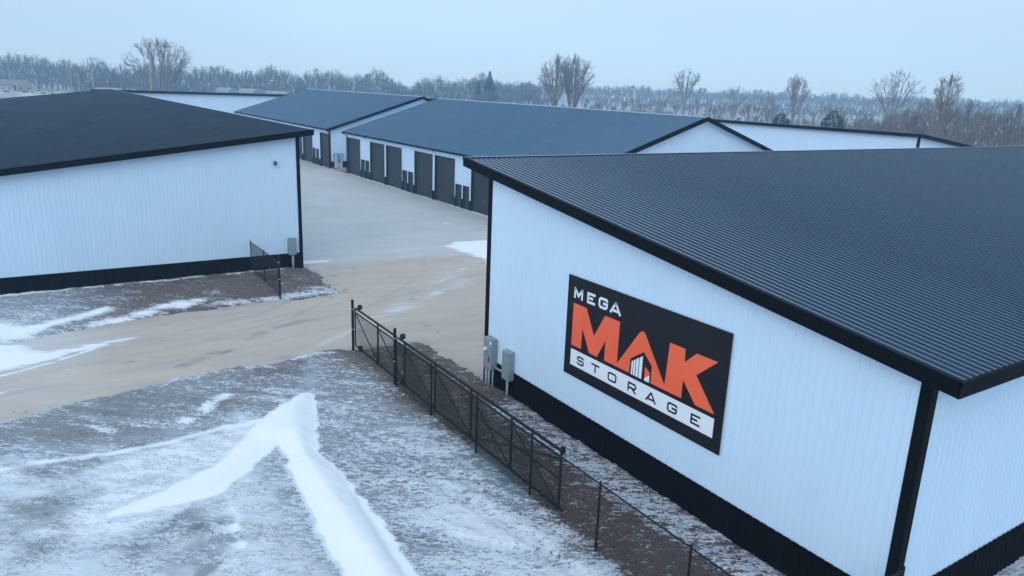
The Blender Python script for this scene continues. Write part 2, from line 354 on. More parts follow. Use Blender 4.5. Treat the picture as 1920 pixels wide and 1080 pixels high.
def ground_att(X, Y):
    a, b = rotc(X, Y); n1 = fbm(X*.45, Y*.45, 4, 41); n2 = fbm(a*.5, b*1.6, 4, 43); n3 = fbm(a*.9, b*3.4, 3, 47)
    r = np.hypot(X, Y); far = sm(r, 70, 130)
    south = (1-sm(Y, 29, 31))
    # yard to the south: thin blown snow, thicker towards the bottom right
    stk = fbm(a*.22, b*2.1+.35*a, 4, 49)
    snow = .44+.20*(n2-.5)*2+.18*(n1-.5)*2
    snow = snow+.36*(stk-.5)*south+.03
    snow = snow+south*(.10*sm(-Y, -24, -14)+.10*sm(X, 7, 9)*sm(-Y, -21, -16)-.06*(1-sm(X, 2, 8))-.12*sm(Y, 24, 28))
    tri = (1-sm(sdist(X, Y, [(5.6, 21.6), (3.2, 19.6), (1, 17), (2, 8), (5.2, 8), (5.4, 17)]), -.3, .5))
    snow = snow*(1-tri)+tri*(.36+.12*(n1-.5)+.15*sm(X, 4.4, 5.4)+.1*(n3-.5))
    film = .60*south*(1-tri)*(.35+.7*n1+1.3*(stk-.5)+.15)*(1-.45*sm(Y, 25, 28)*sm(X, 3, 7))+.66*tri*(1-.3*sm(X, 4.6, 5.4))+.55*(1-sm(X, 3.5, 7.5))*(1-sm(Y, 23.5, 25.5))*south*sm(n1, .25, .65)
    film = film+.55*seg(X, Y, [(1.5, 22.3), (6.0, 22.9)], 1.6)+.4*seg(X, Y, [(8.0, 25.5), (9.2, 28)], .8)
    # strip in front of the left building
    st = sm(Y, 35.5, 37)*(1-sm(Y, 44.3, 44.6))*(1-sm(X, 14.4, 14.8))
    left = 1-sm(X, -1, 5)
    ss = .24+.22*left+.4*(n2-.5)+.3*(n3-.5)+.62*seg(X, Y, [(-3, 44.0), (6, 43.95), (12.4, 43.85)], .35)*sm(vnoise(X*2.2, Y*.2, 9), .12, .4)
    ss = ss+.62*seg(X, Y, [(-.4, 37.8), (1.4, 38.8), (2.7, 39.6)], .6)+.62*seg(X, Y, [(2.2, 37.5), (3.6, 37.9), (4.9, 38.7), (5.8, 39.2)], .85)*(.5+.9*n3)
    ss = ss+.5*seg(X, Y, [(5.9, 38.4), (6.9, 39.3)], .7)*(.5+.9*n3)+.34*seg(X, Y, [(7.4, 38.3), (13.6, 38.2)], .8)+.7*seg(X, Y, [(-2, 38.5), (-1, 37.2)], 1.5)+.22*seg(X, Y, [(11.5, 38.6), (13.8, 39.4)], 1.0)
    snow = snow*(1-st)+st*ss; film = film*(1-st)+st*(.55*left)
    # along the fence
    fb = seg(X, Y, [(11.3, 29), (11.3, 15), (11.6, 6)], 1.5)
    icen = sm(vnoise(X*.9, Y*.55, 77), .42, .62)
    ice = (1-sm(sdist(X, Y, [(10.1, 21.2), (11.5, 21.5), (11.6, 17), (11.0, 14.5), (10.2, 14.7), (10.0, 17.5), (9.9, 19.8)]), -.5, .25))*icen
    ice = ice+.8*seg(X, Y, [(8.7, 12.2), (9.4, 13.8)], .5)*icen
    snow = snow-.26*fb; film = film*(1-fb)
    gap = sm(X+.5*(n3-.5), 12.7, 13.3)*(1-sm(X, 14.4, 14.5))*(1-sm(Y, 20.6, 21.8))
    rp_ = sm(X, 11.0, 11.4)*(1-sm(X, 14.4, 14.5))*(1-sm(Y, 28, 29)); film = film*(1-rp_)
    snow = snow*(1-rp_)+rp_*(.24+.16*(n3-.5)); snow = snow+gap*(.30+.08*(n1-.5)-.1*sm(X, 14.1, 14.35))
    snow = np.where((X > 14.4) & (Y < 6.9), .62+.25*(n2-.5), snow)
    brown = .25*south+.85*fb+.8*rp_+.75*st*(1-.6*left)+.5*sm(n1, .50, .70)*south+.5*sm(Y, 24.5, 28)*(1-sm(Y, 30, 31))*sm(X, 5, 8)
    sde = road_sd(X, Y); snow = snow+.30*(1-sm(np.abs(sde-.25), .1, .5))*(1-sm(Y, 30, 31))*sm(n3, .35, .6)*(1-sm(X, 10, 12))
    # snow streaks in the yard
    snow = snow+.62*seg(X, Y, [(-1.8, 24.0), (-.2, 23.9), (1.2, 23.65), (2.7, 23.55), (4.6, 23.75), (5.8, 23.75)], .14+.5*n1*n3)*sm(n3, .2, .5)
    snow = snow+.6*seg(X, Y, [(3.7, 25.1), (4.6, 25.9), (5.3, 26.5)], .5)*sm(n3, .3, .5)+.5*seg(X, Y, [(.9, 26.0), (1.6, 25.2)], .25)
    snow = snow+.55*seg(X, Y, [(3.5, 18.8), (3.6, 17.2), (3.3, 14.5)], .75)*sm(vnoise(X*2.3, Y*2.3, 5), .35, .75)+.2*seg(X, Y, [(3.6, 18.7), (3.5, 15)], .3)
    dk = (seg(X, Y, [(3.1, 18.7), (2.7, 18.2)], .3)+seg(X, Y, [(3.1, 16.7), (2.5, 16.3)], .3))*sm(n3, .45, .6); snow = snow-.3*dk; film = film*(1-.6*np.clip(dk, 0, 1))
    d = drift_sd(X, Y); soft = (1-sm(X, 4.2, 6.0))*sm(Y, 19.9+.28*(X-1), 20.6+.42*(X-1)); snow = np.maximum(snow, 1.5*(1-sm(d, -.12-.5*soft-.35*(1-sm(X, .5, 3.0))-.14, .20+.75*soft*n2)))
    film = np.maximum(film, 1.5*(1-sm(d, -.1, 2.3))*(1-tri)*(1-sm(X, 5.2, 6.0))*(.5+n1))
    film = np.maximum(film, 1.3*seg(X, Y, [(-.5, 20.0), (2.0, 20.6), (4.2, 21.6)], 1.3)*(1-tri)*(.4+1.1*n2))
    ff = .33+.7*(fbm(X*.012, Y*.02, 4, 91)-.5)+.5*(fbm(X*.1, Y*.1, 3, 92)-.5)
    snow = snow*(1-far)+far*ff; film = film*(1-far)+far*.28; brown = brown*(1-far); ice = ice*(1-far)
    return dict(snow=snow, film=film, brown=brown, ice=ice)

ground = sheet('ground', axis(-1800, 2600, -3, 21, .085), axis(-300, 3200, 8.5, 46, .085), ground_z, ground_att, M['ground'])

def drive_att(X, Y):
    a, b = rotc(X, Y); n1 = fbm(X*.3, Y*.9, 4, 61); n2 = fbm(X*.7-Y*.25, Y*2.2+X*.6, 4, 63); n3 = fbm(X*.08, Y*.08, 3, 64)
    fr = sm(Y+.35*(X-14)*.3+2.2*(n1-.5), 43.6, 46.2)                 # frosted aisle beyond the gate line
    film = fr*(.42+.30*(n1-.5)*2)+.20*(1-fr)*sm(n2, .45, .75)
    film = film+.38*seg(X, Y, [(13.2, 32.5), (17.6, 35.0), (21.5, 37.4)], 1.1)*sm(n2, .3, .6)+.28*seg(X, Y, [(20, 38.4), (24.5, 42)], 1.6)*sm(n2, .35, .7)
    film = film+.35*(1-sm(X, -1, 4))*sm(Y, 32, 34)+.2*(1-sm(X, 0, 3))
    snow = .02+.32*sm(n2, .62, .8)*fr*.8
    def patch(p, j=.9, s=1.0, q=.75): return s*(1-sm(sdist(X, Y, p)+(n2-.5)*j*2, -q, q*.5))
    snow = np.maximum(snow, patch([(13.6, 46.9), (16.9, 45.8), (15.9, 45.1), (14.6, 45.0), (13.6, 45.2)], .4))
    snow = np.maximum(snow, patch([(24.8, 46.6), (26.4, 47.9), (29.5, 47.6), (31, 44), (27, 40.6), (24.9, 40.6), (25.2, 42.3), (25.0, 44.1)], .5))
    film = film+.5*seg(X, Y, [(10.2, 30.4), (12.0, 31.6), (13.4, 32.6)], .3)
    film = film+.55*seg(X, Y, [(13.8, 33.0), (15.4, 33.7), (17.2, 34.7), (19.0, 36.0)], .5)*sm(n2, .25, .55)
    film = film+.5*seg(X, Y, [(18.6, 36.9), (20.9, 38.5), (23.3, 40.6)], .3)*sm(n2, .35, .6)
    snow = np.maximum(snow, patch([(-3, 36.9), (-.7, 36.4), (-.3, 35.5), (.2, 34.9), (1.2, 34.8), (2.4, 35.15), (3.7, 35.0), (2.8, 34.4), (1.2, 33.7), (-.5, 32.9), (-3, 32.2)], .3))
    snow = np.maximum(snow, .95*seg(X, Y, [(-3, 31.8), (-.5, 32.75), (.6, 33.35), (1.7, 34.1)], .16)*sm(n2, .2, .4))
    snow = np.maximum(snow, .7*seg(X, Y, [(-2, 30.3), (.5, 31.4), (1.8, 32.4)], .3)*sm(n2, .5, .65))
    snow = np.maximum(snow, .95*seg(X, Y, [(34.45, 40), (34.45, 90)], .42)*sm(vnoise(Y*.35, X*.2, 15), .2, .5))     # along the door thresholds
    snow = np.maximum(snow, .9*seg(X, Y, [(26.8, 66.0), (27.6, 66.0)], .35)+.8*seg(X, Y, [(29.0, 55), (30.2, 54.6)], .3)*sm(n2, .4, .6))
    fadeL = (1-sm(X, -30, -6))*.5
    trk = 0
    for pts in ([(-3, 31.3), (4, 32.6), (10, 34.6), (15, 39), (18, 46), (23, 60), (28, 80)], [(-3, 33.2), (4, 34.2), (9, 36.0), (14, 40.2), (17, 48), (21, 62)], [(-3, 30.0), (6, 31.3), (13, 32.6), (22, 36.5), (34, 40)], [(8, 33.0), (14, 34.6), (20, 40), (26, 52), (31, 70)]):
        for o_ in (0, 1.75): trk = trk+seg(X, Y, [(px-o_*.35, py+o_*.9) for px, py in pts], .28)*sm(n2, .3, .6)
    trk = np.clip(trk, 0, 1)
    film = film+.16*trk*fr; brown = .26*trk+.35*sm(n2, .50, .80)*(1-fr)*sm(n3, .3, .6)+.6*seg(X, Y, [(4.4, 30.3), (8.6, 33.2), (12.5, 35.0)], .5)*sm(n2, .4, .7)
    brown = brown+.9*seg(X, Y, [(28.2, 62.2), (29.0, 62.4)], .28)+.9*seg(X, Y, [(6.2, 31.1), (6.6, 31.4)], .2)*sm(n2, .3, .6)
    brown = brown+.5*(1-sm(np.abs(sdist(X, Y, ROAD)), 0, .8))*sm(n2, .35, .7)
    rr = np.random.RandomState(4)
    for k in range(26):
        px, py = rr.uniform(0, 26), rr.uniform(29.5, 44); w = rr.uniform(.05, .16)
        brown = brown+.9*(1-sm(np.hypot((X-px)/2.2, Y-py-.3*(X-px)), w*.4, w))
    return dict(snow=snow+fadeL, film=film, brown=brown, ice=fr*.35)
drive = sheet('driveway', axis(-60, 109, -3, 35, .13, 1.2), axis(20, 164.6, 27.4, 48, .11, 1.12), lambda X, Y: (fbm(X*.25, Y*.25, 3, 71)-.5)*.02, drive_att, M['drive'], lambda X, Y: sdist(X, Y, ROAD) < .8)

# ------------------------------------------------------------------ buildings
def strip(mb, p, q, up, out, h, t):      # a board from p to q: hangs h below, t thick towards `out`
    p, q, up, out = map(Vector, (p, q, up, out)); a, b = p-up*h, q-up*h
    mb.hexa([a, b, b+out*t, a+out*t, p, q, q+out*t, p+out*t])

UX, UY, UZ = (1, 0, 0), (0, 1, 0), (0, 0, 1)
def shed(label, group, high, low, gable_ends, axis_, zhi, slope, oh_hi, oh_lo, oh_end, fas, base=-.4, wains=1.0, corner=.2, drop=.33, rm='roof'):
    """mono-slope storage building.
    axis_ 'x': the slope falls along X from high wall (x=high) to low wall (x=low), the ends are planes y=gable_ends.
    axis_ 'y': the same with X and Y swapped.  zhi = top of the roof above the high wall"""
    def P(a, b, z): return Vector((a, b, z)) if axis_ == 'x' else Vector((b, a, z))
    sgn = 1 if low > high else -1
    def zr(a): return zhi-slope*abs(a-high) if (a-high)*sgn >= 0 else zhi+slope*abs(a-high)
    A = P(1, 0, 0); B = P(0, 1, 0); Z = Vector(UZ)
    e0, e1 = gable_ends
    root = empty('storage_building', P((high+low)/2, (e0+e1)/2, 0), label, 'storage building', group)
    inv = Vector(root.location)
    def part(mb, nm, m, parent=None, **k):
        mb.v = [tuple(Vector(v)-inv) for v in mb.v]; return mb.build(nm, m, root if parent is None else parent, **k)
    lo_, hi_ = min(high, low), max(high, low)
    for e, s in ((e0, -1), (e1, 1)):      # the two sloping end walls
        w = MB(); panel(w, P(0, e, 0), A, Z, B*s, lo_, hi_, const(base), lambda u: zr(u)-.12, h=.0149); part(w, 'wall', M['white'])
        w = MB(); panel(w, P(0, e, 0), A, Z, B*s, lo_, hi_, const(base), const(wains), off=.016); part(w, 'wainscot', M['black'])
    for a, s in ((high, -sgn), (low, sgn)):      # the two long walls
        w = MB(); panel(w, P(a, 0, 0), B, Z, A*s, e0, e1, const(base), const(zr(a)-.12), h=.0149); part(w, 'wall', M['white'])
        w = MB(); panel(w, P(a, 0, 0), B, Z, A*s, e0, e1, const(base), const(wains), off=.016); part(w, 'wainscot', M['black'])
        for e, t in ((e0, -1), (e1, 1)):      # corner trim, folded round the corner
            w = MB(); x0, x1 = sorted((a+s*.036, a-s*corner)); y0, y1 = sorted((e+t*.036, e+t*.004))
            q = [P(x0, y0, base), P(x1, y0, base), P(x1, y1, base), P(x0, y1, base)]; w.hexa(q+[v+Z*(zr(a)-.13-base) for v in q])
            x0, x1 = sorted((a+s*.036, a+s*.004)); y0, y1 = sorted((e+t*.004, e-t*corner))
            q = [P(x0, y0, base), P(x1, y0, base), P(x1, y1, base), P(x0, y1, base)]; w.hexa(q+[v+Z*(zr(a)-.13-base) for v in q])
            part(w, 'corner_trim', M['trim'])
    ah, al = high-sgn*oh_hi, low+sgn*oh_lo; y0, y1 = e0-oh_end, e1+oh_end
    D = (P(al, 0, zr(al))-P(ah, 0, zr(ah))); ln = D.length; D.normalize(); Nn = D.cross(B)
    if Nn.z < 0: Nn = -Nn
    w = MB(); panel(w, P(ah, 0, zr(ah)), B, D, Nn, y0+.02, y1-.02, const(0.02), const(ln-.01), h=.027)
    w.add([P(ah, y0, zr(ah)-.05), P(al, y0, zr(al)-.05), P(al, y1, zr(al)-.05), P(ah, y1, zr(ah)-.05)], [(0, 1, 2, 3)])
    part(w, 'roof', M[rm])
    w = MB()      # fascia boards: a deep board and a proud rake trim on its upper edge
    for y, t in ((y0, -1), (y1, 1)):
        p, q = P(ah, y, zr(ah)+.025), P(al, y, zr(al)+.025)
        strip(w, p, q, Z, B*t, drop, .03); strip(w, p+Z*.012-B*t*.05, q+Z*.012-B*t*.05, Z, B*t, .13, .105)
    for a, s in ((ah, -sgn), (al, sgn)):
        p, q = P(a, y0-.03, zr(a)+.012), P(a, y1+.03, zr(a)+.012)
        strip(w, p, q, Z, A*s, fas, .035); strip(w, p+Z*.012-A*s*.02, q+Z*.012-A*s*.02, Z, A*s, .10, .08)
    part(w, 'fascia', M['trim'])
    w = MB(); p, q = P(ah, y0-.02, zr(ah)+.034), P(ah, y1+.02, zr(ah)+.034); strip(w, p-A*sgn*.06, q-A*sgn*.06, Z, A*sgn, .006, .17); part(w, 'edge_highlight', M['highlight'])  # thin strip added to carry the painted highlight along the high edge
    w = MB()      # soffit
    w.add([P(ah, y0, zr(ah)-fas+.04), P(al, y0, zr(al)-fas+.04), P(al, y1, zr(al)-fas+.04), P(ah, y1, zr(ah)-fas+.04)], [(0, 1, 2, 3)])
    part(w, 'soffit', M['trim'])
    return root, part

b1, b1part = shed('white storage building in the right foreground with the orange and black sign on it', None,
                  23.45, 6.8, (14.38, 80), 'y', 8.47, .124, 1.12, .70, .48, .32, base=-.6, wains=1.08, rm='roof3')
b0, b0part = shed('white storage building with plain sloping end wall and dark roof at left edge', None,
                  13.83, -2.82, (44.25, 150), 'x', 8.28, .124, .75, .5, .48, .30, base=-.3, wains=1.03, corner=.17)
be, bep = shed('long white storage building at the far end of the yard behind the left roof', 'distant mono-slope storage buildings',
               165.0, 182, (13.2, 92), 'y', 7.93, .124, .5, .5, .5, .45, base=-.2)
bf, bfp = shed('long white storage building with dark eave right of and behind the middle gable', 'distant mono-slope storage buildings',
               80.5, 97.5, (44.25, 145), 'x', 8.0, .124, .5, .5, .5, .36, base=-.2)

def wall_lamp(part, x, y, z, ax):      # small down-light: ax is the outward direction
    w = MB(); a = Vector(ax)*.75; t = a.cross(Vector(UZ))*.8; o = Vector((x, y, z))
    pts = [o-t*.11-Vector((0, 0, .13)), o+t*.11-Vector((0, 0, .13)), o+t*.11-Vector((0, 0, .13))+a*.12, o-t*.11-Vector((0, 0, .13))+a*.12]
    top = [o-t*.11+Vector((0, 0, .13)), o+t*.11+Vector((0, 0, .13)), o+t*.11+Vector((0, 0, .10))+a*.22, o-t*.11+Vector((0, 0, .10))+a*.22]
    if a.x != 0 and a.x*t.y < 0: pass
    w.hexa(pts+top); h = part(w, 'wall_light', M['lamp'])
    w = MB(); c = o+a*.14-Vector((0, 0, .12)); w.tube(c, c+Vector((0, 0, -.05)), .07, 8); part(w, 'lens', M['lens'], h)
wall_lamp(b0part, 12.4, 44.23, 6.44, (0, -1, 0))

def gabled(label, group, xw, w_, y0, y1, doors, lamps, near_lamp=None):
    """gabled drive-up storage building; its eaves run along Y, the visible long wall is the plane x=xw"""
    ez, sl, oh = 5.27, .323, .45; xr = xw+w_/2; x2 = xw+w_
    def zr(x): return ez+sl*((x-xw) if x < xr else (x2-x))
    root = empty('drive_up_storage_building', (xr, (y0+y1)/2, 0), label, 'storage building', group); inv = Vector(root.location)
    def part(mb, nm, m, parent=None, **k):
        mb.v = [tuple(Vector(v)-inv) for v in mb.v]; return mb.build(nm, m, root if parent is None else parent, **k)
    base, wa = -.2, .92
    for y, s in ((y0, -1), (y1, 1)):
        w = MB(); panel(w, (0, y, 0), UX, UZ, (0, s, 0), xw, x2, const(base), lambda u: zr(u)-.1, h=.0149); part(w, 'gable_wall', M['white'])
        w = MB(); panel(w, (0, y, 0), UX, UZ, (0, s, 0), xw, x2, const(base), const(wa), off=.016); part(w, 'wainscot', M['black'])
    # door wall, cut round the openings
    ds = sorted((a, b, h) for a, b, h in doors)
    w = MB(); cur = y0
    for a, b, h in ds+[(y1, y1, 0)]:
        if a > cur+.01:
            panel(w, (xw, 0, 0), UY, UZ, (-1, 0, 0), cur, a, const(wa-.1), const(ez-.06), h=.0149); wb = MB(); panel(wb, (xw, 0, 0), UY, UZ, (-1, 0, 0), cur, a, const(base), const(wa), off=.016); part(wb, 'wainscot', M['black'])
        if b > a: panel(w, (xw, 0, 0), UY, UZ, (-1, 0, 0), a, b, const(h), const(ez-.06), h=.0149)
        cur = b
    part(w, 'door_wall', M['white'])
    for a, b, h in ds:
        big = h > 3
        w = MB(); x = xw+.16
        if big:      # sectional overhead door
            n = 8; hh = h/n
            for i in range(n):
                w.box((x, a, i*hh+.006), (x+.04, b, (i+1)*hh-.006))
                w.box((x-.006, a+.1, i*hh+.1), (x+.001, b-.1, (i+1)*hh-.1))
            w.box((x+.02, a, 0), (x+.05, b, h))
        else:
            w.box((x-.08, a, 0), (x-.04, b, h)); w.box((x-.088, a+.1, .15), (x-.079, b-.1, h-.12))
        d = part(w, 'overhead_door' if big else 'walk_door', M['door'])
        w = MB()
        if big: w.box((x-.02, (a+b)/2-.1, 1.0), (x-.007, (a+b)/2+.1, 1.06))
        else: w.tube((x-.15, a+.1, 1.0), (x-.08, a+.1, 1.0), .03, 6)
        part(w, 'handle', M['galv'], d)
        w = MB(); t = .07      # jambs and head trim, proud of the siding
        w.box((xw-.03, a-t, base), (xw+.2, a, h+t)); w.box((xw-.03, b, base), (xw+.2, b+t, h+t)); w.box((xw-.03, a, h), (xw+.2, b, h+t))
        part(w, 'door_trim', M['door'] if big else M['door'])
    w = MB(); panel(w, (x2, 0, 0), UY, UZ, UX, y0, y1, const(base), const(ez-.06)); part(w, 'back_wall', M['white'])
    for x, s in ((xw, -1), (x2, 1)):
        for y, t in ((y0, -1), (y1, 1)):
            w = MB(); w.box((min(x+s*.03, x-s*.15), min(y+t*.035, y+t*.003), base), (max(x+s*.03, x-s*.15), max(y+t*.035, y+t*.003), ez-.08))
            part(w, 'corner_trim', M['trim'])
    ridge_z = zr(xr); ya, yb = y0-oh, y1+oh
    for s, xe in ((-1, xw-oh), (1, x2+oh)):
        ze = ez-sl*oh; O = Vector((xr, 0, ridge_z)); D = Vector((xe, 0, ze))-O; ln = D.length; D.normalize(); Nn = Vector((D.z, 0, -D.x)) if s > 0 else Vector((-D.z, 0, D.x))
        if Nn.z < 0: Nn = -Nn
        w = MB(); panel(w, O, UY, D, Nn, ya+.02, yb-.02, const(.02), const(ln), h=.030)
        w.add([(xr, ya, ridge_z-.06), (xe, ya, ze-.06), (xe, yb, ze-.06), (xr, yb, ridge_z-.06)], [(0, 1, 2, 3)])
        part(w, 'roof', M['roof2'])
        for y, t in ((ya, -1), (yb, 1)):
            w = MB(); strip(w, (xr, y, ridge_z+.03), (xe, y, ze+.03), UZ, (0, t, 0), .36, .04)
            strip(w, (xr, y-t*.05, ridge_z+.042), (xe, y-t*.05, ze+.042), UZ, (0, t, 0), .12, .1); part(w, 'rake_fascia', M['trim'])
        w = MB(); w.box((min(xe, xe+s*.12), ya, ze-.16), (max(xe, xe+s*.12), yb, ze-.005)); part(w, 'gutter', M['trim'])
        w = MB(); w.add([(xe, ya, ze-.14), (xr, ya, ridge_z-.30), (xr, yb, ridge_z-.30), (xe, yb, ze-.14)], [(0, 1, 2, 3)]); part(w, 'soffit', M['white'])
    w = MB(); p = [(-.2, -.063), (0, .005), (.2, -.063), (.2, -.033), (0, .04), (-.2, -.033)]
    w.prism([(x, z+.015) for x, z in p], (xr, ya-.03, ridge_z), UX, UZ, UY, yb-ya+.06); part(w, 'ridge_cap', M['highlight'])
    for y in (y0-.08, y1+.08) :      # downspouts with their goosenecks
        w = MB(); xg = xw-oh-.06; w.path([(xg, y, 5.02), (xg+.12, y, 4.86), (xw-.09, y, 4.70), (xw-.09, y, .1), (xw-.3, y, .03)], .045, 6); part(w, 'downspout', M['trim'])
    for y in lamps: wall_lamp(part, xw-.02, y, 4.92, (-1, 0, 0))
    if near_lamp: wall_lamp(part, near_lamp, y0-.02, 5.45, (0, -1, 0))
    return root, part

def bay(y):      # one repeat of the door wall, from a single big door towards the camera
    return [(y-4.0, y, 4.42), (y-8.62, y-4.62, 4.42), (y-10.0, y-8.95, 2.12), (y-11.45, y-10.4, 2.12)]
dC = [(86.65, 90.72, 4.42), (85.22, 86.27, 2.12), (83.85, 84.9, 2.12)]
for k in range(3): dC += bay(83.45-11.9*k)
dC = [d for d in dC if d[0] > 44.8] + [(44.6, 47.0, 4.42)]
dC = [d for d in dC if not (d[0] < 47.1 and d[1] > 44.6 and d[2] < 3)]
_ok = []
for d in sorted(dC):
    if not _ok or d[0] > _ok[-1][1]+.1: _ok.append(d)
gabled('white gabled storage building in the middle with a long row of charcoal doors', 'gabled drive-up storage buildings', 34.57, 25.9, 44.25, 90.85, _ok, (85.1, 67.3, 50.0))
dD = [(96.45, 99.85, 4.42), (100.6, 101.5, 2.12), (101.95, 102.9, 2.12)]
y = 103.2
while y < 140:
    dD += [(y, y+4, 4.42), (y+4.6, y+8.6, 4.42), (y+8.95, y+9.95, 2.12), (y+10.3, y+11.4, 2.12)]; y += 11.9
dD = [d for d in dD if d[1] < 144.2]
gD, gDp = gabled('white gabled storage building farther back, beyond the end of the row of doors', 'gabled drive-up storage buildings', 34.2, 26.5, 96.3, 144.6, dD, (137.5, 119.5, 101.5), 35.25)

# ------------------------------------------------------------------ the sign
sg = empty('wall_sign', (14.36, 15.01, 2.2), 'large black wall sign with orange letters, white strip and small house emblem', 'sign')
SX = 14.358
def sign_poly(mb, poly, layer):      # poly in sign metres: u to the right, v up
    area = sum(a[0]*b[1]-b[0]*a[1] for a, b in zip(poly, poly[1:]+poly[:1]))
    if area < 0: poly = poly[::-1]
    o = Vector((SX-14.36-.040-.003*layer, 18.36-15.01, 0))
    mb.prism(poly, o, (0, -1, 0), UZ, (-1, 0, 0), .003)
def stroke(mb, pts, w, layer):      # joined square strokes, drawn as mitred outline
    P_ = [Vector(p) for p in pts]; left = []; right = []
    for i, p in enumerate(P_):
        d0 = (p-P_[i-1]).normalized() if i else (P_[1]-p).normalized()
        d1 = (P_[i+1]-p).normalized() if i < len(P_)-1 else d0
        n0 = Vector((-d0.y, d0.x)); n1 = Vector((-d1.y, d1.x)); m = (n0+n1); m = m.normalized() if m.length > 1e-4 else n0
        k = (w/2)/max(.45, m.dot(n0)); left.append(p+m*k); right.append(p-m*k)
    sz = len(left)
    for i in range(sz-1):
        sign_poly(mb, [tuple(left[i]), tuple(left[i+1]), tuple(right[i+1]), tuple(right[i])], layer)
w = MB(); w.box((-.040, -3.35, 0), (-.012, 3.35, 3.32)); bd = w.build('backing_panel', M['signblack'], sg)
w = MB(); sign_poly(w, [(.33, .375), (6.435, .375), (6.435, .92), (.33, .92)], 0); w.build('white_strip', M['signwhite'], sg)
w = MB()
def tri_poly(mb, tris, layer):
    for t in tris: sign_poly(mb, list(t), layer)
mk = [(.33, 1.04), (.33, 2.45), (.99, 2.45), (1.43, 1.66), (1.89, 2.45), (2.57, 2.45), (2.57, 1.14), (3.40, 2.33), (3.47, 2.41), (3.57, 2.455), (3.67, 2.41), (3.72, 2.33),
      (4.58, 1.18), (4.64, 2.45), (5.22, 2.45), (5.235, 2.08), (5.63, 2.455), (6.36, 2.455), (5.68, 1.865), (6.42, 1.04), (5.745, 1.04), (5.235, 1.58), (5.235, 1.04), (4.04, 1.04),
      (4.035, 1.55), (3.67, 1.86), (3.14, 1.49), (3.13, 1.04), (1.99, 1.04), (1.985, 1.68), (1.635, 1.04), (1.25, 1.04), (.85, 1.74), (.83, 1.04)]
sign_poly(w, mk, 0)
sign_poly(w, [(3.77, 1.45), (3.97, 1.33), (3.97, 1.25), (3.77, 1.10)], 0); w.build('orange_lettering', M['orange'], sg)
w = MB()
for q in ([(3.20, 1.03), (3.265, 1.03), (3.265, 1.47), (3.20, 1.43)], [(3.29, 1.03), (3.365, 1.03), (3.365, 1.54), (3.29, 1.49)], [(3.395, 1.03), (3.495, 1.03), (3.495, 1.63), (3.395, 1.56)],
          [(3.525, 1.03), (3.65, 1.03), (3.65, 1.73), (3.525, 1.645)], [(3.77, 1.03), (3.975, 1.03), (3.97, 1.25), (3.77, 1.10)]):
    sign_poly(w, q, 0)
w.build('emblem', M['signwhite'], sg)
def glyph(mb, ch, x, y, W_, H_, t, layer):
    h = t/2; c = min(W_, H_)*.16
    def s(pts): stroke(mb, [(x+a, y+b) for a, b in pts], t, layer)
    r, u = W_-h, H_-h
    if ch == 'M': s([(h, 0), (h, H_-.0)]); s([(r, 0), (r, H_)]); s([(h*.9, H_-h*.6), (W_/2, H_*.28), (W_-h*.9, H_-h*.6)])
    elif ch == 'E': s([(W_, u), (h, u), (h, h), (W_, h)]); s([(h, H_/2), (W_*.72, H_/2)])
    elif ch == 'G': s([(r, H_*.70), (r, u-c*.5), (r-c*.5, u), (h+c, u), (h, u-c), (h, h+c), (h+c, h), (r-c, h), (r, h+c), (r, H_*.50), (W_*.48, H_*.50)])
    elif ch == 'A': s([(h*.6, 0), (W_/2-h*.1, H_-h*.6)]); s([(W_/2+h*.1, H_-h*.6), (W_-h*.6, 0)]); s([(W_*.24, H_*.27), (W_*.76, H_*.27)]); s([(W_/2-h*1.1, H_-h*.9), (W_/2+h*1.1, H_-h*.9)])
    elif ch == 'S': s([(r, H_*.74), (r, u-c*.5), (r-c, u), (h+c, u), (h, u-c*.7), (h, H_/2+c*.6), (h+c, H_/2), (r-c, H_/2), (r, H_/2-c*.6), (r, h+c), (r-c, h), (h+c, h), (h, h+c*.6), (h, H_*.28)])
    elif ch == 'T': s([(0, u), (W_, u)]); s([(W_/2, u), (W_/2, 0)])
    elif ch == 'O': s([(W_/2, h), (r-c, h), (r, h+c), (r, u-c), (r-c, u), (h+c, u), (h, u-c), (h, h+c), (h+c, h), (W_/2, h)])
    elif ch == 'R': s([(h, 0), (h, u), (r-c, u), (r, u-c), (r, H_*.42+c), (r-c, H_*.42), (h, H_*.42)]); s([(W_*.50, H_*.42), (W_-h*.6, 0)])
for ch, x0, W_ in (('M', .33, .44), ('E', .985, .39), ('G', 1.54, .435), ('A', 2.08, .50)):
    w = MB(); glyph(w, ch, x0, 2.62, W_, .355, .082, 0); w.build('white_letter', M['signwhite'], sg)
for ch, x0, W_ in (('S', .675, .355), ('T', 1.40, .40), ('O', 2.205, .405), ('R', 3.115, .375), ('A', 3.89, .43), ('G', 4.755, .385), ('E', 5.64, .345)):
    w = MB(); glyph(w, ch, x0, .485, W_, .295, .058, 1); w.build('black_letter', M['signblack'], sg)

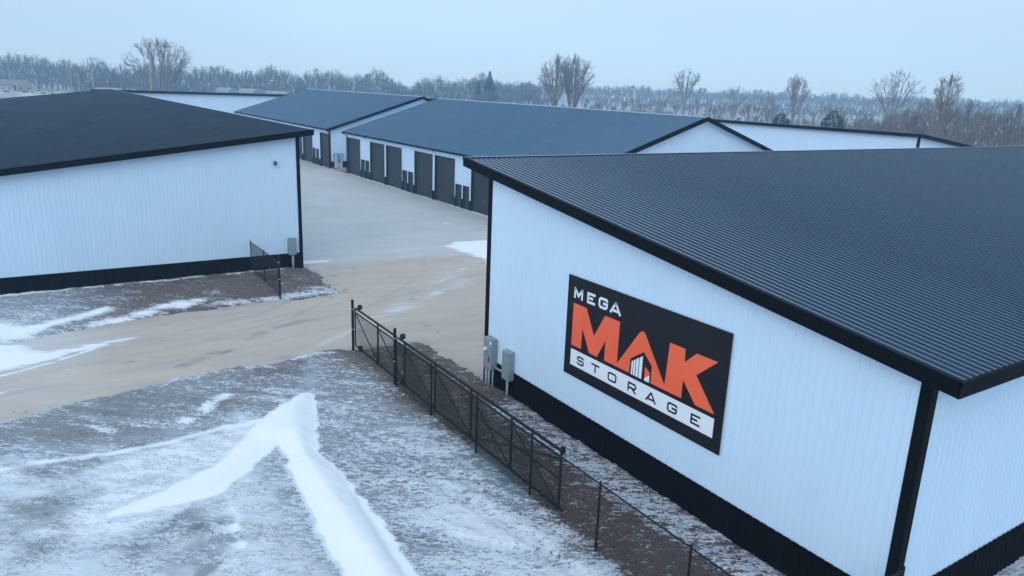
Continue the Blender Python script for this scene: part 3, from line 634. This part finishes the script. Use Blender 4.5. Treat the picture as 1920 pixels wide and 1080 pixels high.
# ------------------------------------------------------------------ electrical equipment
def at(loc, label, name, cat, group=None):
    root = empty(name, loc, label, cat, group); inv = Vector(loc)
    def part(mb, nm, m, parent=None, **k):
        mb.v = [tuple(Vector(v)-inv) for v in mb.v]; return mb.build(nm, m, root if parent is None else parent, **k)
    return root, part
root, part = at((14.2, 22.8, 0), 'tall grey cabinet with round meter and pink marks at the sign wall corner', 'meter_cabinet', 'meter cabinet')
w = MB(); w.box((14.08, 22.50, .80), (14.35, 23.09, 2.02)); cab = part(w, 'cabinet', M['galv'], bevel=.012)
w = MB(); w.box((14.066, 22.53, .84), (14.078, 23.06, 1.36)); w.box((14.066, 22.53, 1.40), (14.078, 23.06, 1.99)); part(w, 'door_panel', M['galv'])
w = MB(); w.tube((14.07, 22.84, 1.60), (14.03, 22.84, 1.60), .10, 16); part(w, 'meter_ring', M['pipe'])
w = MB(); w.tube((14.03, 22.84, 1.60), (13.95, 22.84, 1.60), .082, 16, .06); part(w, 'meter_dome', M['signwhite'], smooth=True)
w = MB(); w.box((14.05, 22.66, 1.12), (14.066, 22.70, 1.33)); part(w, 'handle', M['black'])
w = MB(); w.box((14.062, 22.52, 1.83), (14.066, 22.64, 1.95)); part(w, 'sticker', M['signwhite'])
w = MB()
for i, (a, b, z, q) in enumerate(((22.98, 22.62, .98, .03), (22.95, 22.56, .93, -.02), (22.90, 22.6, .88, .02))): w.box((14.0615, b, z), (14.066, a, z+.022))
w.box((14.0615, 22.84, .9), (14.066, 22.87, 1.03)); part(w, 'marker_scrawl', M['pink'])
for yy, rr in ((23.02, .055), (22.82, .045), (22.56, .03)):
    w = MB(); w.tube((14.2, yy, -.15), (14.2, yy, .80), rr, 10); part(w, 'conduit', M['pipe'], smooth=True)
w = MB(); w.tube((14.24, 22.50, .93), (14.24, 21.82, .93), .03, 8); part(w, 'conduit', M['pipe'], smooth=True)
root, part = at((14.22, 21.56, 0), 'narrow plain grey electrical box on one pipe, right of the round meter', 'electrical_box', 'electrical box')
w = MB(); w.box((14.10, 21.33, .78), (14.345, 21.80, 1.88)); part(w, 'enclosure', M['galv'], bevel=.012)
w = MB(); w.box((14.088, 21.36, .82), (14.098, 21.77, 1.85)); part(w, 'cover', M['galv'])
w = MB(); w.tube((14.22, 21.56, -.15), (14.22, 21.56, .78), .042, 10); part(w, 'conduit', M['pipe'], smooth=True)
root, part = at((13.18, 44.1, 0), 'grey electrical box on two pipes beside the corner of the left building', 'electrical_box', 'electrical box')
w = MB(); w.box((12.96, 43.98, .96), (13.40, 44.20, 1.98)); part(w, 'enclosure', M['galv'], bevel=.012)
w = MB(); w.box((12.99, 43.968, 1.0), (13.37, 43.978, 1.94)); part(w, 'cover', M['galv'])
for xx in (13.15, 13.23):
    w = MB(); w.tube((xx, 44.08, -.1), (xx, 44.08, .96), .03, 8); part(w, 'conduit', M['pipe'], smooth=True)
root, part = at((35.3, 96.2, 0), 'white backing board with a small grey box and pipe on the far gable wall', 'utility_board', 'electrical board')
w = MB(); w.box((34.72, 96.20, 0), (35.95, 96.24, 1.86)); part(w, 'backing_board', M['white'])
w = MB(); w.box((35.16, 96.0, .78), (35.54, 96.195, 1.76)); part(w, 'enclosure', M['galv'])
w = MB(); w.tube((35.34, 96.1, -.1), (35.34, 96.1, .78), .05, 8); part(w, 'conduit', M['pipe'])
w = MB(); w.tube((34.74, 96.17, -.1), (34.74, 96.17, 1.9), .03, 8); w.tube((35.93, 96.17, -.1), (35.93, 96.17, 1.9), .03, 8); w.tube((34.74, 96.17, 1.88), (35.93, 96.17, 1.88), .03, 8); part(w, 'frame', M['trim'])

# ------------------------------------------------------------------ gate and fences
def mesh_wires(mb, axis_, c, a0, a1, z0, z1, r=.0038, step=.0707):
    """chain link: straight diagonal wires both ways, clipped to the panel"""
    h = z1-z0; n = int((a1-a0+h)/step)
    for s in (1, -1):
        for k in range(n+1):
            st = a0-h+k*step
            p0, p1 = st, st+h; q0, q1 = (z0, z1)
            ta = max(0, (a0-p0)/h); tb = min(1, (a1-p0)/h)
            if tb <= ta: continue
            A0, A1 = p0+h*ta, p0+h*tb; Z0, Z1 = z0+h*ta, z0+h*tb
            if s < 0: Z0, Z1 = z1-h*ta, z1-h*tb
            off = c+s*.002
            P0, P1 = ((off, A0, Z0), (off, A1, Z1)) if axis_ == 'y' else ((A0, off, Z0), (A1, off, Z1))
            mb.tube(P0, P1, r, 3, caps=False)
def chain_fence(label, axis_, c, posts, z_top, group, z0=.03, r=.03, tall=None):
    a0, a1 = min(posts), max(posts); mid = (a0+a1)/2
    loc = (c, mid, 0) if axis_ == 'y' else (mid, c, 0)
    root, part = at(loc, label, 'chain_link_fence', 'fence', group)
    def P(a, z, d=0): return (c+d, a, z) if axis_ == 'y' else (a, c+d, z)
    for a in posts:
        w = MB(); w.tube(P(a, -.25), P(a, z_top+.02), r, 10); w.tube(P(a, z_top+.02), P(a, z_top+.06), r*1.15, 10, r*.6); part(w, 'post', M['fence'], smooth=False)
    w = MB(); w.tube(P(a0, z_top-.03), P(a1, z_top-.03), .021, 8); part(w, 'top_rail', M['fence'])
    w = MB(); mesh_wires(w, axis_, c+.035, a0, a1, z0, z_top-.03); w.tube(P(a0, z0, .035), P(a1, z0, .035), .003, 4); part(w, 'chain_link_mesh', M['fence'])
    return root, part
chain_fence('long black chain link fence running beside the sign wall to the bottom edge', 'y', 11.0, [24.28, 21.42, 18.32, 15.33, 12.38, 9.37, 6.62], 1.97, 'black chain link fences')
chain_fence('short black chain link piece joining the near corner of the sign building', 'x', 6.62, [11.12, 14.28], 1.97, 'black chain link fences')
chain_fence('short black chain link fence from the left building wall to the driveway', 'y', 10.7, [43.95, 41.15, 38.3], 2.0, 'black chain link fences')

def thick_post(x, y, label, rollers, name='gate_post'):
    root, part = at((x, y, 0), label, name, 'gate post', 'thick gate posts')
    w = MB(); w.tube((x, y, -.3), (x, y, 2.36), .058, 14); w.tube((x, y, 2.36), (x, y, 2.39), .064, 14, .05); part(w, 'post', M['fence'])
    for z in rollers:      # covered guide rollers carrying the sliding leaf
        w = MB(); w.box((x+.22, y-.09, z-.11), (x+.43, y+.09, z+.11)); rl = part(w, 'roller_cover', M['rubber'], bevel=.07)
        w = MB(); w.tube((x+.06, y, z), (x+.2, y, z), .02, 8); part(w, 'roller_bracket', M['pipe'], rl)
    for z in (2.0, 1.1, .12):
        w = MB(); w.tube((x, y, z-.015), (x, y, z+.015), .064, 14); part(w, 'clamp_band', M['pipe'])
    return root
thick_post(11.0, 28.68, 'thick black gate post at the driveway end of the sliding gate', (2.02, .20))
thick_post(11.0, 24.42, 'thick black gate post with rollers where the long fence begins', (2.02, .20))
thick_post(10.67, 38.16, 'thick black latch post across the driveway at the end of the left fence', ())

root, part = at((11.33, 21.8, 0), 'black sliding cantilever gate with diagonal braces, rolled open behind the fence', 'sliding_gate', 'gate')
GX = 11.33; ups = [29.25, 26.8, 24.28, 21.75, 19.25, 16.85, 14.4]
w = MB(); w.box((GX-.03, 14.4, 1.80), (GX+.03, 29.25, 1.87)); part(w, 'top_track', M['fence'])
w = MB(); w.box((GX-.022, 14.4, 1.62), (GX+.022, 29.25, 1.665)); part(w, 'upper_rail', M['fence'])
w = MB(); w.box((GX-.027, 14.2, .10), (GX+.027, 29.25, .155)); part(w, 'bottom_rail', M['fence'])
w = MB(); w.box((GX-.02, 14.4, .97), (GX+.02, 19.25, 1.01)); part(w, 'middle_rail', M['fence'])
for y in ups:
    w = MB(); w.box((GX-.026, y-.026, .155), (GX+.026, y+.026, 1.80)); part(w, 'upright', M['fence'])
for a, b in zip(ups, ups[1:]):
    w = MB(); w.tube((GX, a-.03, 1.6), (GX, b+.03, .17), .023, 6); part(w, 'brace', M['fence'])
w = MB(); w.tube((GX, 19.22, .17), (GX, 14.43, 1.6), .021, 6); part(w, 'brace', M['fence'])
w = MB(); mesh_wires(w, 'y', GX+.03, 14.4, 29.2, .16, 1.64); part(w, 'chain_link_mesh', M['fence'])
w = MB(); w.box((GX-.05, 14.30, 1.78), (GX+.05, 14.38, 1.98)); part(w, 'stop_bracket', M['fence'])

# red survey marker and scrap by the cabinet
rr = random.Random(3)
w = MB()
for k in range(26):
    x, y = rr.gauss(13.2, .16), rr.gauss(22.55, .16); a = rr.uniform(0, 6.28); l = rr.uniform(.04, .13)
    w.hexa([(x, y, .05), (x+math.cos(a)*l, y+math.sin(a)*l, .05), (x+math.cos(a)*l+.02, y+math.sin(a)*l+.03, .055), (x+.02, y+.03, .055),
            (x, y, .07), (x+math.cos(a)*l, y+math.sin(a)*l, .11), (x+math.cos(a)*l+.02, y+math.sin(a)*l+.03, .11), (x+.02, y+.03, .075)])
w.tube((13.15, 22.6, 0), (13.15, 22.6, .32), .012, 5); w.hexa([(13.15, 22.6, .22), (13.28, 22.55, .22), (13.28, 22.56, .22), (13.15, 22.61, .22), (13.15, 22.6, .32), (13.28, 22.55, .31), (13.28, 22.56, .31), (13.15, 22.61, .32)])
o = w.build('marker_flag', M['red']); tag(o, 'small red marker flag and paint on the dirt before the meter cabinet', 'marker flag')

# rubble apron at the corner between the gabled buildings
w = MB()
for k in range(420):
    x = 34.3+abs(rr.gauss(0, 1.1)); y = rr.uniform(91.2, 96.0); s = rr.uniform(.05, .2)
    vs = [(x+s*rr.uniform(.6, 1)*sx, y+s*rr.uniform(.6, 1)*sy, .0+s*rr.uniform(.5, .9)*sz) for sz in (0, 1) for sx, sy in ((-1, -1), (1, -1), (1, 1), (-1, 1))]
    w.hexa(vs)
o = w.build('rubble', M['stone']); tag(o, 'scattered pinkish rubble between the two gabled buildings', 'rubble', None, 'stuff')

# clods and stones on the dirt shoulders
w = MB()
for k in range(3600):
    q = rr.random()
    if q < .35: x, y = rr.uniform(10.0, 12.8), rr.uniform(8.5, 28.5)
    elif q < .55: x, y = rr.uniform(5, 14), rr.uniform(38.4, 44)
    else: x, y = rr.uniform(-1.5, 14.2), rr.uniform(9, 28.5)
    if abs(x-6.6) < 1.6 and y < 24: continue
    s = rr.uniform(.010, .034)*(1.3 if q < .55 else .7)
    vs = [(x+s*rr.uniform(.5, 1)*sx, y+s*rr.uniform(.5, 1)*sy, .015+s*rr.uniform(.5, 1.1)*sz+(.08 if y > 40 else 0)) for sz in (0, 1) for sx, sy in ((-1, -1), (1, -1), (1, 1), (-1, 1))]
    w.hexa(vs)
M['clod'] = paint('frozen_clods', (.10, .075, .06), (.24, .19, .165), 3, .9)
o = w.build('dirt_clods', M['clod']); tag(o, 'frozen dirt clods and gravel scattered over the bare ground', 'gravel', None, 'stuff')

# ------------------------------------------------------------------ trees
def tube_arrays(segs, n=3):
    """segs: array of (x0,y0,z0,x1,y1,z1,r0,r1) -> verts, quads"""
    s = np.array(segs); p, q = s[:, :3], s[:, 3:6]; d = q-p; d /= np.linalg.norm(d, axis=1)[:, None]+1e-9
    ref = np.where(np.abs(d[:, 2:3]) > .9, [[1., 0, 0]], [[0, 0, 1.]]); a = np.cross(d, ref); a /= np.linalg.norm(a, axis=1)[:, None]; b = np.cross(d, a)
    vs = []
    for base, rad in ((p, s[:, 6:7]), (q, s[:, 7:8])):
        for i in range(n):
            t = 2*math.pi*i/n; vs.append(base+(a*math.cos(t)+b*math.sin(t))*rad)
    V = np.stack(vs, 1)      # m, 2n, 3
    m = len(s); off = (np.arange(m)*2*n)[:, None]
    F = np.concatenate([np.stack([off[:, 0]+i, off[:, 0]+(i+1) % n, off[:, 0]+n+(i+1) % n, off[:, 0]+n+i], 1) for i in range(n)])
    return V.reshape(-1, 3), F
def np_mesh(name, V, F, m):
    me = bpy.data.meshes.new(name); me.vertices.add(len(V)); me.vertices.foreach_set('co', V.astype(np.float32).ravel())
    me.loops.add(F.size); me.loops.foreach_set('vertex_index', F.ravel().astype(np.int32)); me.polygons.add(len(F))
    me.polygons.foreach_set('loop_start', np.arange(0, F.size, 4, dtype=np.int32)); me.update(calc_edges=True); me.materials.append(m)
    return me
def grow(seed, H, rad, stems=1, twig=.035, trunk_r=.35, fork=.16, limbs=11, subs=8, twigs=7, fine=3, low=.30):
    """bare deciduous tree: ascending limbs arching out to a rounded crown outline, sub-branches and upward twigs"""
    r = random.Random(seed); trunk = []; crown = []
    zc = H*.60; top = H-zc; bot = zc-H*low
    def shell(az_, th, k):      # a point on the crown outline, th measured from straight up
        z = math.cos(th); return Vector((math.sin(th)*math.cos(az_)*rad*k, math.sin(th)*math.sin(az_)*rad*k, zc+(top if z > 0 else bot)*z*k))
    def curve(p0, p1, p2, n, ra, rb, out):
        pts = []; prev = None
        for i in range(n+1):
            t = i/n; p = p0*(1-t)**2+p1*2*t*(1-t)+p2*t*t
            if i and i < n: p = p+Vector((r.gauss(0, 1), r.gauss(0, 1), r.gauss(0, .6)))*H*.004
            if prev is not None: out.append((*prev, *p, ra+(rb-ra)*(t-1/n), ra+(rb-ra)*t))
            pts.append((p, ra+(rb-ra)*t)); prev = p
        return pts
    def at_(pts, t):
        f = t*(len(pts)-1); i = min(len(pts)-2, int(f)); a, b = pts[i], pts[i+1]; return a[0].lerp(b[0], f-i), (b[0]-a[0]).normalized(), a[1]
    def twiggy(pts, n, t0, k):
        for _ in range(n):
            p, d, ra = at_(pts, r.uniform(t0, 1)); c = Vector((p.x*.5, p.y*.5, p.z-zc*.7)); c.normalize()
            nd = (d*.8+c*.35+Vector((r.gauss(0, .38), r.gauss(0, .38), r.gauss(.12, .3)))).normalized(); l = H*k*r.uniform(.6, 1.25)
            q = p+nd*l; crown.append((*p, *q, min(ra, twig*1.3), twig*.7))
            for _f in range(fine):
                t = r.uniform(.25, .95); b = p.lerp(q, t); e = (nd+Vector((r.gauss(0, .5), r.gauss(0, .5), r.gauss(.1, .35)))).normalized()*l*r.uniform(.3, .6)
                crown.append((*b, *(b+e), twig*.8, twig*.5))
    for s_ in range(stems):
        sa = 6.28*s_/stems+r.uniform(0, 1); o = rad*.05*(stems > 1)
        base = Vector((math.cos(sa)*o, math.sin(sa)*o, 0)); f = H*fork*r.uniform(.8, 1.15)
        top_ = base+Vector((math.cos(sa)*o*2.2, math.sin(sa)*o*2.2, f)); curve(base, (base+top_)/2, top_, 3, trunk_r, trunk_r*.75, trunk)
        nl = max(3, round(limbs/stems))
        for k in range(nl):
            az_ = (sa+(k/nl-.5)*6.28/stems*1.3 if stems > 1 else 6.28*k/nl)+r.uniform(-.35, .35)
            th = math.acos(r.uniform(.12, .98)) if k else r.uniform(0, .3); tg = shell(az_, th, r.uniform(.88, 1))
            st = base.lerp(top_, r.uniform(.7, 1)); mid = st+Vector(((tg.x-st.x)*.30, (tg.y-st.y)*.30, (tg.z-st.z)*.52))
            L_ = curve(st, mid, tg, 8, trunk_r*.5, twig, crown); twiggy(L_, twigs, .45, .05)
            for _ in range(subs):
                p, d, ra = at_(L_, r.uniform(.18, .9)); e = shell(az_+r.gauss(0, .42), min(2.0, max(0, th+r.gauss(0, .33))), r.uniform(.72, 1.0))
                ln = (e-p).length
                if e.z < p.z: continue
                twiggy(curve(p, p+d*ln*.42+Vector((0, 0, ln*.08)), e, 5, max(twig*1.2, ra*.5), twig*.8, crown), twigs, .25, .05)
    mz = max(c[5] for c in crown); k = H/mz
    sc = lambda L_: np.array(L_)*np.array([k]*6+[1, 1])
    return sc(trunk), sc(crown)
def polar(az, d): a = math.radians(az); return Vector((math.sin(a)*d, math.cos(a)*d, 0))
def gz(p): return float(far_z(np.array([p.x]), np.array([p.y]))[0])
def tree(az, d, H, seed, label, rad, stems=1, twig=.04, m='bark2', name='bare_tree', group=None, tr=.35, **kw):
    p = polar(az, d); p.z = gz(p)-.1
    t, c = grow(seed, H, rad, stems, twig, tr, **kw)
    root = empty(name, p, label, 'tree', group)
    for nm, q in (('trunk', t), ('crown', c)):
        V, F = tube_arrays(q, 5 if nm == 'trunk' else 3); o = bpy.data.objects.new(nm, np_mesh(nm, V, F, M[m])); C.objects.link(o); o.parent = root
    return root
tree(8.5, 300, 24.4, 11, 'very wide bare tree with fanned upright limbs rising above the left treeline', 12.8, 4, .035, limbs=26, subs=8, low=.2)
tree(36.15, 262, 23.2, 12, 'left of two tall bare trees side by side above the middle ridge', 7.2, 1, .030, limbs=17, tr=.4, fork=.18, low=.12)
tree(37.45, 268, 23.8, 13, 'right of two tall bare trees side by side above the middle ridge', 8.6, 2, .030, limbs=22, tr=.4, low=.12)
tree(45.6, 430, 25.5, 14, 'lone bare tree with rounded crown over the peak of the middle gable', 9.5, 1, .05, limbs=12, subs=7)
tree(49.2, 430, 17.5, 15, 'lower bare tree in the brush right of the middle gable', 6.5, 1, .042, limbs=9, subs=6)
tree(53.1, 330, 21.0, 16, 'bare tree with narrow upright crown above the long dark eave', 6.3, 2, .038, limbs=12)
tree(59.3, 300, 23.0, 17, 'open spreading bare tree with thin arching limbs, right side', 10.2, 2, .036, limbs=15, subs=5, twigs=5)
tree(62.4, 270, 21.3, 18, 'bare tree with dense oval crown at far right', 4.8, 1, .036, limbs=12)
tree(51.3, 380, 14.5, 19, 'small bare tree just left of the narrow upright one', 4.5, 1, .038, limbs=8)

def conifer(az, d, H, Rad, seed, label, name='evergreen_tree', leaf=.35, dens=1.0, pw=.9):
    r = random.Random(seed); p = polar(az, d); p.z = gz(p)-.1; root = empty(name, p, label, 'evergreen')
    w = MB(); w.tube((0, 0, 0), (0, 0, H*.95), H*.02+.05, 6, .02); w.build('trunk', M['bark'], root)
    w = MB(); n = int(900*dens)
    for k in range(n):
        z = H*(.04+.94*r.random()**1.2); rad = Rad*(1-z/H)**pw*(.35+.65*r.random()**.5)*(1+.15*math.sin(z*9/H*3)); a = r.uniform(0, 6.28)
        x, y = math.cos(a)*rad, math.sin(a)*rad; L_ = leaf*r.uniform(.7, 1.6)*(1.08-.85*z/H)
        d_ = Vector((math.cos(a), math.sin(a), r.uniform(.1, .9))).normalized(); s = d_.orthogonal().normalized()*L_*.28
        c = Vector((x, y, z)); t_ = d_.cross(s)
        w.add([c-s, c+s, c+t_, c+d_*L_], [(0, 1, 3), (1, 2, 3), (2, 0, 3), (0, 2, 1)])
    w.build('foliage', M['needle'], root)
conifer(31.26, 420, 19.5, 4.2, 1, 'dark conical spruce standing above the far treeline in the centre', leaf=1.7, dens=1.6)
conifer(30.45, 440, 14.5, 2.6, 2, 'small pointed spruce left of the conical spruce in the far treeline', leaf=1.3, dens=1.2)
conifer(52.35, 175, 8.4, 3.2, 3, 'small dark bushy evergreen just above the long eave', 'evergreen_bush', leaf=.9, dens=1.6, pw=.55)
conifer(55.75, 170, 9.3, 4.2, 4, 'larger dark green bushy evergreen above the long eave, right of the smaller one', 'evergreen_bush', leaf=.9, dens=1.6, pw=.55)

# forest prototypes, then masses
protos = [np.concatenate(grow(100+i, 16, rd, 1, .044, .20, .12, 8, 5, 5, 2, .12)) for i, rd in enumerate((5.5, 4.6, 6.4, 5.0))]
shr = [np.concatenate(grow(200+i, 5, 2.2, 3, .028, .06, .05, 9, 4, 3, 2, .05)) for i in range(3)]
def mass(name, label, items, m, twig=1.0, cat='trees'):
    Vs = []; Fs = []; off = 0
    for (x, y, z, H_, w_, pr, rot) in items:
        s = pr.copy(); k = H_/s[:, 5].max(); c_, s_ = math.cos(rot), math.sin(rot)
        for i in (0, 3):
            X_, Y_ = s[:, i].copy(), s[:, i+1].copy(); s[:, i] = (X_*c_-Y_*s_)*k*w_+x; s[:, i+1] = (X_*s_+Y_*c_)*k*w_+y; s[:, i+2] = s[:, i+2]*k+z
        s[:, 6:] *= twig
        V, F = tube_arrays(s, 3); Vs.append(V); Fs.append(F+off); off += len(V)
    me = np_mesh(name, np.concatenate(Vs), np.concatenate(Fs), m); o = bpy.data.objects.new(name, me); C.objects.link(o)
    tag(o, label, cat, None, 'stuff'); return o
def belt(a0, a1, d0, d1, n, h0, h1, seed, hf=lambda a: 1, prs=None, wd=(.7, 1.1)):
    r = random.Random(seed); out = []
    for k in range(n):
        a = a0+(a1-a0)*(k+r.random())/n; d = r.uniform(d0, d1); p = polar(a, d)
        out.append((p.x, p.y, gz(p)-.1, r.uniform(h0, h1)*hf(a), r.uniform(*wd), r.choice(prs or protos), r.uniform(0, 6.28)))
    return out
def hleft(a):      # how the height of the left wood varies along it
    return 1+.10*math.sin(a*1.7)+.07*math.sin(a*4.1+1)-(.32*max(0, 1-abs(a-25.5)/2.2))-.18*max(0, min(1, (a-31.5)/2))
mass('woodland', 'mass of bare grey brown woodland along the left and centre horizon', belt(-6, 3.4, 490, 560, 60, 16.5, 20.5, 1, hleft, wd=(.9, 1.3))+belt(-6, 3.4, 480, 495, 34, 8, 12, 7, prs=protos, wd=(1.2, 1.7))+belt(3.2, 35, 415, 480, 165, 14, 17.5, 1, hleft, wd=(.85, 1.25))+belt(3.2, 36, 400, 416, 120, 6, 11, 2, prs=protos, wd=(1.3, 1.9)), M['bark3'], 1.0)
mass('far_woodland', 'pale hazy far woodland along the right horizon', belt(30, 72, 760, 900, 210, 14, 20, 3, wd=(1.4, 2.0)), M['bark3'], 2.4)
mass('brush', 'low bare brush and saplings in the snowy field beyond the buildings', belt(34, 70, 200, 330, 190, 3, 6.5, 4, prs=shr, wd=(1.2, 1.8))+belt(38, 70, 330, 640, 150, 5, 10, 5, prs=protos, wd=(1.0, 1.7))+belt(56, 70, 140, 260, 90, 4, 8, 6, prs=shr), M['bark'], 1.0, 'brush')
r_ = random.Random(9)
lb = ['bare tree in the thicket at the right edge behind the dark roof']*14
for k in range(14):
    a = 58.9+k*.62+r_.uniform(-.2, .2); d = r_.uniform(165, 260)
    h = r_.uniform(9.5, 14)*(.75 if k < 2 else 1)
    tree(a, d, h, 300+k, lb[k], h*r_.uniform(.30, .42), r_.choice((1, 2, 3)), .03, 'bark2' if k % 3 else 'bark', group='thicket trees at the right edge', tr=.14, limbs=11, subs=6, twigs=6, low=.12)

# ------------------------------------------------------------------ far small things
def pole(az, d, H, label, arm=True, lamp=False):
    p = polar(az, d); root, part = at((p.x, p.y, gz(p)), label, 'utility_pole' if not lamp else 'yard_light', 'utility pole' if not lamp else 'yard light', None)
    z = gz(p); w = MB(); w.tube((p.x, p.y, z-.5), (p.x, p.y, z+H), .2, 8, .13); part(w, 'pole', M['wood'])
    if arm: w = MB(); w.box((p.x-1.2, p.y-.06, z+H-.9), (p.x+1.2, p.y+.06, z+H-.75)); part(w, 'crossarm', M['wood'])
    if lamp: w = MB(); w.box((p.x-.15, p.y-.5, z+H), (p.x+.9, p.y+.1, z+H+.35)); part(w, 'lamp_head', M['lens'])
pole(4.52, 350, 16.8, 'tallest wooden utility pole at the left, rising to the top of the treeline')
pole(3.71, 330, 10.5, 'shorter wooden utility pole left of the tallest one')
pole(3.3, 370, 13, 'thin faint utility pole furthest left against the wood')
pole(7.95, 250, 14.5, 'leaning-looking wooden utility pole below the wide bare tree')
pole(15.62, 300, 10.5, 'small white yard light on a pole behind the far storage building', False, True)
pole(29.25, 260, 9.0, 'short pale pole behind the ridge of the middle building', False)

def house(az, d, L_, D_, H_, rh, rot, mw, mr, label, name='farm_house'):
    p = polar(az, d); z = gz(p)-.1; root = empty(name, (p.x, p.y, z), label, 'house' if 'house' in name else 'greenhouse', None, rot)
    w = MB(); w.box((-L_/2, -D_/2, 0), (L_/2, D_/2, H_)); w.prism([(-D_/2, H_), (D_/2, H_), (0, H_+rh)], (-L_/2, 0, 0), UY, UZ, UX, L_); w.build('wall', mw, root)
    w = MB()
    for s in (1, -1): w.hexa([(-L_/2-.4, 0, H_+rh+.02), (L_/2+.4, 0, H_+rh+.02), (L_/2+.4, s*(D_/2+.5), H_-.2), (-L_/2-.4, s*(D_/2+.5), H_-.2), (-L_/2-.4, 0, H_+rh+.2), (L_/2+.4, 0, H_+rh+.2), (L_/2+.4, s*(D_/2+.5), H_), (-L_/2-.4, s*(D_/2+.5), H_)])
    w.build('roof', mr, root)
    for k in range(3):
        w = MB(); x = -L_/2+L_*(k+.5)/3; w.box((x-.5, -D_/2-.04, H_*.35), (x+.5, -D_/2+.02, H_*.75)); w.build('window', M['glass'], root)
house(.15, 470, 12, 8, 3, 2.6, .1, M['brick'], M['bark'], 'small dark red house at the far left edge of the snowy field')
def hoop(az, d, W_, L_, H_, rot, label, m):
    p = polar(az, d); root = empty('greenhouse', (p.x, p.y, gz(p)-.1), label, 'greenhouse', 'pale greenhouses behind the far building', rot)
    n = 14; prof = [(-W_/2*math.cos(math.pi*i/n), H_*math.sin(math.pi*i/n)**.8) for i in range(n+1)]
    w = MB(); w.prism(prof, (0, -L_/2, 0), UX, UZ, UY, L_); w.build('cover', M[m], root)
    for k in range(int(L_/3)+1):
        yy = -L_/2+k*3; w = MB()
        for a, b in zip(prof, prof[1:]): w.tube((a[0]*1.005, yy, a[1]*1.005), (b[0]*1.005, yy, b[1]*1.005), .06, 4)
        w.build('hoop', M['pipe'], root)
hoop(12.7, 375, 6.5, 14, 6.2, .2, 'left pale hoop greenhouse just above the far roof line', 'greenglass')
hoop(14.3, 380, 10, 14, 6.0, .3, 'middle pale hoop greenhouse just above the far roof line', 'greenglass')
hoop(15.7, 378, 11, 16, 5.4, .9, 'right pale hoop greenhouse above the far roof line, beside the yard light', 'greenglass')

def vehicle(az, d, L_, H_, label, name, m, rot=0.2, truck=False):
    p = polar(az, d); z = gz(p)-.05; root = empty(name, (p.x, p.y, z), label, name.replace('_', ' '), None, rot); W_ = 2.3
    h = L_/2
    if truck: prof = [(-h, .6), (h, .6), (h, 1.15), (h*.55, 1.25), (h*.35, H_), (-h*.15, H_), (-h*.22, 1.2), (-h, 1.2)]
    else: prof = [(-h, .7), (h, .7), (h, H_*.75), (h-.5, H_-.15), (h-1, H_), (-h+.4, H_), (-h, H_-.4)]
    w = MB(); w.prism(prof[::-1], (0, -W_/2, 0), UX, UZ, UY, W_); w.build('body', m, root)
    xs = (-h*.62, h*.62) if truck else (-.6, .5)
    for x in xs:
        for y_ in (-W_/2-.02, W_/2-.23):
            w = MB(); w.tube((x, y_, .4), (x, y_+.25, .4), .4, 12); w.build('wheel', M['rubber'], root)
    w = MB()
    if truck: w.box((h*-.08, -W_/2-.01, 1.3), (h*.32, W_/2+.01, H_-.12))
    else: w.box((h-2.2, -W_/2-.01, 1.7), (h-1.2, W_/2+.01, 2.3)); w.box((-h+1, -W_/2-.01, 1.7), (-h+2, W_/2+.01, 2.3))
    w.build('window', M['glass'], root)
vehicle(5.33, 392, 10.3, 4.3, 'white travel trailer parked just beyond the far end of the dark left roof', 'travel_trailer', M['farwhite'], -.1)
vehicle(-.25, 440, 6, 3.0, 'white camper at the extreme left edge beside the red house', 'camper', M['farwhite'])
vehicle(.72, 445, 6.5, 4.6, 'round-topped pinkish white trailer right of the red house', 'horse_trailer', M['tan'])
vehicle(1.35, 430, 6, 1.9, 'white pickup truck in the far snowy field, left of its pair', 'pickup_truck', M['farwhite'], 0, True)
vehicle(1.95, 425, 5.6, 1.8, 'white pickup truck in the far snowy field, right of its pair', 'pickup_truck', M['farwhite'], .1, True)

# ------------------------------------------------------------------ haze
w = MB(); w.box((-150, -60, -1.6), (1150, 1150, 29)); 
hm = bpy.data.materials.new('haze'); hm.use_nodes = True; nn = hm.node_tree.nodes
for n in list(nn): nn.remove(n)
vo = nn.new('ShaderNodeVolumePrincipled'); vo.inputs['Color'].default_value = (.42, .72, 1, 1); vo.inputs['Absorption Color'].default_value = (1, 1, 1, 1); vo.inputs['Density'].default_value = .00078; vo.inputs['Anisotropy'].default_value = .1
oo = nn.new('ShaderNodeOutputMaterial'); hm.node_tree.links.new(vo.outputs[0], oo.inputs['Volume'])
hz = w.build('haze', hm); hz['kind'] = 'stuff'; hz['label'] = 'thin even winter haze over the whole yard'; hz['category'] = 'haze'
